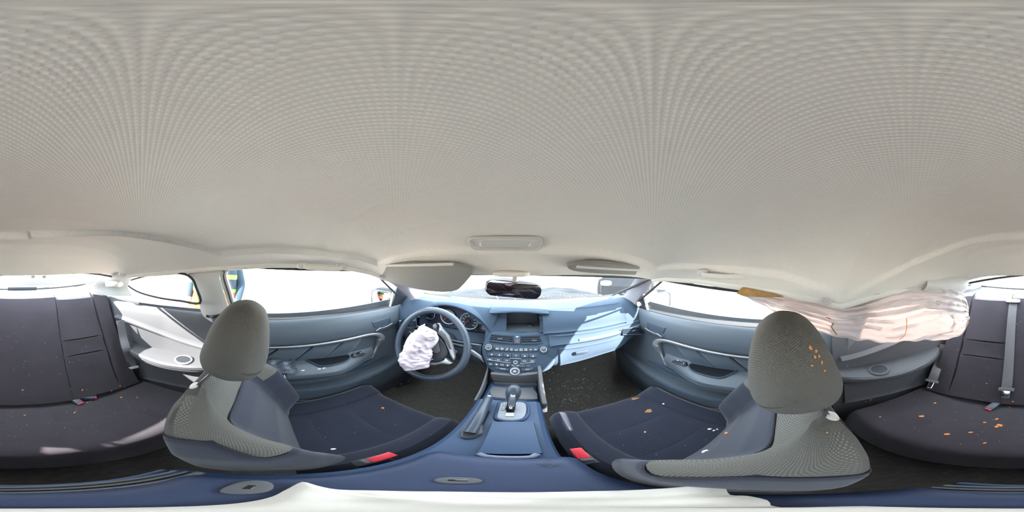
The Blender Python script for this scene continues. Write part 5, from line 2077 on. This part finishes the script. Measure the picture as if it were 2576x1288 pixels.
def cast(px, py):
    d = ray(px, py)
    org = CAMP + V((0, 0, ZC))
    for _ in range(4):
        ok, loc, nrm, _i, ob, _m = SC.ray_cast(DG, org, d)
        if not ok or not ob.name.startswith('window'):
            break
        org = loc + d * .001
    if not ok:
        return None, None, None
    if nrm.dot(d) > 0:
        nrm = -nrm
    return V(loc) - V((0, 0, ZC)), V(nrm), ob


# rear belts lie on the upholstery: traced over the surface under them
def laid_belt(pix, label, w=.044, off=.004, push=.006):
    pts, nr = [], []
    for k in range(len(pix) - 1):
        for m in range(6):
            t = m / 6
            a, b = pix[k], pix[k + 1]
            l_, n_, o_ = cast(lerp(a[0], b[0], t), lerp(a[1], b[1], t))
            if l_ is not None:
                pts.append(l_ + n_ * off)
                nr.append(n_)
    for _ in range(6):
        pts = [pts[0]] + [(pts[k - 1] + pts[k] * 2 + pts[k + 1]) / 4 for k in range(1, len(pts) - 1)] + [pts[-1]]
    pts = [p + (CAMP - p).normalized() * push for p in pts]
    T = thing('seat_belt', label, 'seat belt', pts[-1] - V((0, 0, .01)), group='rear seat belts')
    tg = (pts[-1] - pts[0]).normalized()
    nm = (CAMP - pts[len(pts) // 2]).normalized()
    side = tg.cross(nm).normalized()
    mk('webbing', *ribbon(pts, w, .0018, side), 'belt', T)
    return T, pts[-1], tg, nm, side


def plate4(c, a, b, wa, wb, th, n, name, matn, parent, bevel=.002, label=None):
    return mk(name, *prism([c + a * (x * wa / 2) + b * (y * wb / 2) + n * th for x, y in ((-1, -1), (1, -1), (1, 1), (-1, 1))], -n * th, bevel), matn, parent, label=label)


T, e, tg, nm, side = laid_belt([(303, 806), (311, 850), (324, 892), (339, 930)], 'grey rear belt lying beside the sunlit left side panel', push=.06)
plate4(e + nm * .002, side, tg, .056, .018, .010, nm, 'anchor_plate', 'pillar_trim', T)
T, e, tg, nm, side = laid_belt([(2374, 866), (2364, 900), (2353, 938), (2344, 962)], 'grey rear belt with chrome tongue below the hanging curtain airbag', push=.03)
plate4(e + nm * .002, side, tg, .060, .016, .010, nm, 'tongue_cover', 'belt', T)
q = e + tg * .026 + nm * .004
mk('latch_tongue', *tube([q + side * x + tg * y for x, y in ((-.012, -.018), (-.009, .018), (.009, .018), (.012, -.018))], .003, 6, closed=True), 'chrome', T, label='chrome latch tongue')
T, e, tg, nm, side = laid_belt([(2549, 764), (2545, 800), (2541, 860), (2537, 930), (2531, 988)], 'grey centre belt hanging down the rear backrest from the shelf')
plate4(e + nm * .002, side, tg, .064, .018, .010, nm, 'tongue_cover', 'belt', T)
q = e + tg * .030 + nm * .006
plate4(q, side, tg, .034, .046, .003, nm, 'latch_tongue', 'chrome', T, label='chrome latch tongue')
plate4(q + nm * .001 + tg * .006, side, tg, .014, .018, .003, nm, 'latch_window', 'black_plastic', T, .0005)
gq, gn, go = cast(2549, 758)
if gq is not None:
    mk('guide_loop', *superell(gq + V((0, .01, .006)), (.040, .022, .008), None, .6, .7, 10, 24), 'pillar_trim', T)


lq, ln_, lo_ = cast(1018, 966)
if lq is not None:
    rl = thing('release_lever', 'black boot and fuel release levers on the driver sill', 'lever', lq)
    a_, b_ = cast(985, 976)[0], cast(1045, 955)[0]
    ax1 = (b_ - a_).normalized()
    sd1 = ax1.cross(V((0, 0, 1))).normalized()
    plate4(lq + V((0, 0, .004)), ax1, sd1, .14, .040, .010, V((0, 0, 1)), 'lever_plate', 'black_plastic', rl, .003)
    for k in (-1, 1):
        mk('lever', *superell(lq + ax1 * (.028 * k) + V((0, 0, .012)), (.022, .014, .008), Matrix((ax1, sd1, V((0, 0, 1)))).transposed(), .6, .6, 10, 20), 'button_black', rl)
        mk('lever_mark', *box(lq + ax1 * (.028 * k) + V((0, 0, .0205)), (.008, .006, .001), .0003), 'print_white', rl)


def chunk(seed, flat=.5):
    rnd = random.Random(seed)
    bm = bmesh.new()
    bmesh.ops.create_icosphere(bm, subdivisions=1, radius=1)
    for v in bm.verts:
        k = .65 + .6 * rnd.random()
        v.co = V((v.co.x * k * 1.25, v.co.y * k * .85, v.co.z * k * flat))
    me = bpy.data.meshes.new('crumb')
    bm.to_mesh(me)
    bm.free()
    return me


shapes = {}
for nm in ('orange_crumb', 'white_crumb'):
    shapes[nm] = []
    for k in range(4):
        me = chunk(k + 11)
        me.materials.append(M[nm])
        shapes[nm].append(me)


def drop(px, py, size, matn, name, label, group, cat='crumb'):
    loc, nrm, ob = cast(px, py)
    if loc is None:
        return
    o = bpy.data.objects.new(name, random.choice(shapes[matn]))
    COL.objects.link(o)
    q = nrm.to_track_quat('Z', 'Y').to_matrix().to_4x4() @ Matrix.Rotation(random.random() * 6.28, 4, 'Z')
    o.matrix_world = Matrix.Translation(loc + nrm * size * .35 + V((0, 0, ZC))) @ q @ Matrix.Scale(size, 4)
    tag(o, label, cat, group)


LB = [
    (57, 981, 5, 'orange crumb at the foot of the middle rear backrest'), (188, 1038, 5, 'orange crumb below the paired buckles on the rear bench'),
    (302, 971, 5, 'smaller of two touching orange crumbs at the foot of the left rear backrest'), (314, 974, 6, 'larger of two touching orange crumbs at the foot of the left rear backrest'),
    (305, 1000, 6, 'orange crumb in the middle of the left rear cushion'), (345, 1000, 4, 'small orange crumb nearest the left side panel on the rear bench'),
    (280, 983, 4, 'tiny orange crumb behind the middle of the left rear cushion'), (207, 981, 5, 'orange crumb just above the paired buckles'),
    (62, 1045, 4, 'small orange crumb on the middle seat of the rear bench'), (220, 1013, 4, 'tiny orange crumb right beside the paired buckles'), (228, 1010, 3, 'tiniest orange crumb beside the red button of the paired buckles'),
    (2190, 1005, 8, 'longer orange crumb at the outer right corner of the rear bench'), (2178, 1010, 5, 'smaller orange crumb at the outer right corner of the rear bench'),
    (2317, 1048, 9, 'large orange crumb in the middle of the right rear cushion'), (2382, 1093, 8, 'long orange crumb near the front edge of the right rear cushion'),
    (2442, 1088, 6, 'orange crumb between the front edge and centre seam of the right rear cushion'), (2507, 1055, 7, 'orange crumb just in front of the centre belt buckle'),
    (2515, 1071, 10, 'largest orange crumb on the centre seam of the rear bench'), (2507, 1074, 7, 'orange crumb touching the largest one on the centre seam'),
    (2477, 1063, 5, 'small orange crumb beside the centre seam in front of the buckle'), (2352, 1014, 6, 'orange crumb in front of the right rear belt tongue'),
    (2548, 1010, 4, 'tiny orange crumb beside the centre belt tongue'), (2540, 1025, 4, 'tiny orange crumb just past the centre belt buckle'),
    (2214, 1049, 4, 'tiny orange crumb on the rear bench next to the passenger seat'), (2477, 1115, 5, 'small orange crumb closest to the front edge of the right rear cushion'),
    (2482, 965, 3, 'tiny orange crumb on the right rear backrest')]
for px, py, s, lb in LB:
    drop(px, py, s * .00095, 'orange_crumb', 'orange_crumb', lb, 'orange crumbs on the rear bench')
for px, py, s, lb in ((2038, 876, 7, 'uppermost orange crumb stuck on the passenger headrest'), (2052, 884, 6, 'second highest orange crumb on the passenger headrest'), (2049, 898, 6, 'front one of two orange crumbs side by side on the passenger headrest'),
                      (2059, 896, 5, 'rear one of two orange crumbs side by side on the passenger headrest'), (2066, 912, 6, 'rearmost large orange crumb low on the passenger headrest'), (2042, 920, 4, 'small orange crumb lowest at the front of the passenger headrest group'), (2074, 933, 4, 'lowest tiny orange crumb on the passenger headrest')):
    drop(px, py, s * .00055, 'orange_crumb', 'orange_crumb', lb, 'orange crumbs on the passenger headrest')
for px, py, s, lb in ((2107, 1053, 5, 'larger orange crumb in the pair on the passenger seat shoulder'), (2113, 1055, 4, 'smaller orange crumb in the pair on the passenger seat shoulder'), (2080, 1088, 4, 'lone orange crumb lower on the passenger seat shoulder'), (2125, 1010, 4, 'orange crumb high on the passenger seat shoulder under the headrest')):
    drop(px, py, s * .0005, 'orange_crumb', 'orange_crumb', lb, 'orange crumbs on the passenger shoulder')
drop(1830, 1090, .008, 'orange_crumb', 'orange_crumb', 'orange crumb at the back of the passenger cushion', None)
drop(963, 1027, .006, 'orange_crumb', 'orange_crumb', 'lone dark crumb on the driver cushion', None)
drop(1623, 1087, .005, 'orange_crumb', 'orange_crumb', 'lone pale crumb in the middle of the passenger cushion', None)
for px, py, s, lb in ((1785, 1080, 8, 'largest white scrap of three at the back corner of the passenger cushion'), (1796, 1083, 6, 'middle white scrap of three at the back corner of the passenger cushion'), (1804, 1080, 6, 'outermost white scrap of three at the back corner of the passenger cushion')):
    drop(px, py, s * .0008, 'white_crumb', 'white_scrap', lb, 'white scraps on the passenger cushion', 'scrap')
drop(1778, 1136, .009, 'white_crumb', 'white_scrap', 'white scrap beside the passenger backrest', None, 'scrap')
drop(1669, 1016, .005, 'white_crumb', 'white_scrap', 'tiny white scrap on the front of the passenger cushion', None, 'scrap')
drop(838, 1130, .006, 'white_crumb', 'white_scrap', 'white curl at the back of the driver cushion', None, 'scrap')

# rusty stains on the passenger cushion: thin dried patches
for px, py, rx, ry, lb in ((1597, 1003, .016, .012, 'larger orange-brown stain on the front of the passenger cushion'), (1632, 1034, .014, .010, 'fainter orange-brown stain on the middle of the passenger cushion')):
    loc, nrm, ob = cast(px, py)
    if loc is None:
        continue
    q = nrm.to_track_quat('Z', 'Y').to_matrix()
    pts = [loc + nrm * .0008 + q @ V((rx * math.cos(a) * (1 + .25 * math.sin(3 * a)), ry * math.sin(a) * (1 + .2 * math.cos(5 * a)), 0)) for a in [2 * PI * j / 24 for j in range(24)]]
    tag(mk('stain', *prism(pts, -nrm * .0006), 'rust_stain'), lb, 'stain')

# fine glass and grit: uncountable
def scatter(name, n, region, smin, smax, matn, label, seed, only=None):
    rnd = random.Random(seed)
    mb = MB()
    for _ in range(n):
        px, py = region(rnd)
        loc, nrm, ob = cast(px, py)
        if loc is None or (only and not any(ob.name.startswith(w) for w in only)):
            continue
        s = lerp(smin, smax, rnd.random() ** 2.5)
        q = nrm.to_track_quat('Z', 'Y').to_matrix() @ Euler((0, 0, rnd.random() * 6)).to_matrix()
        vs = [loc + nrm * s * .3 + q @ (V(c) * s) for c in ((1, 0, 0), (0, .8, 0), (-.9, .1, 0), (0, -.8, 0), (0, 0, .7), (0, 0, -.4))]
        mb.add((vs, [(0, 1, 4), (1, 2, 4), (2, 3, 4), (3, 0, 4), (1, 0, 5), (2, 1, 5), (3, 2, 5), (0, 3, 5)]))
    o = mb.build(name, matn, angle=10)
    tag(o, label, name.replace('_', ' '), kind='stuff')


scatter('glass_grit', 260, lambda r: (r.gauss(1435, 50), r.gauss(985, 28)), .0012, .0048, 'glass_bit', 'broken glass bits strewn over the passenger footwell carpet', 3, ('floor',))
scatter('dust_specks', 330, lambda r: ((r.uniform(0, 440) if r.random() < .6 else r.uniform(2180, 2576)), r.uniform(790, 1120)), .0007, .0022, 'grit', 'pale dust specks sprinkled over the rear bench', 4, ('back_', 'centre_back', 'cushion'))
scatter('seat_specks', 120, lambda r: ((r.uniform(760, 1150), r.uniform(990, 1150)) if r.random() < .5 else (r.uniform(1420, 1830), r.uniform(1010, 1150))), .0006, .0018, 'grit', 'pale specks sprinkled over the front seat cushions', 5, ('cushion',))
scatter('cowl_debris', 160, lambda r: (r.uniform(1060, 1560), r.uniform(741, 757)), .002, .009, 'white_crumb', 'shattered glass and leaf scraps along the windscreen base', 6, ('bonnet', 'cowl'))
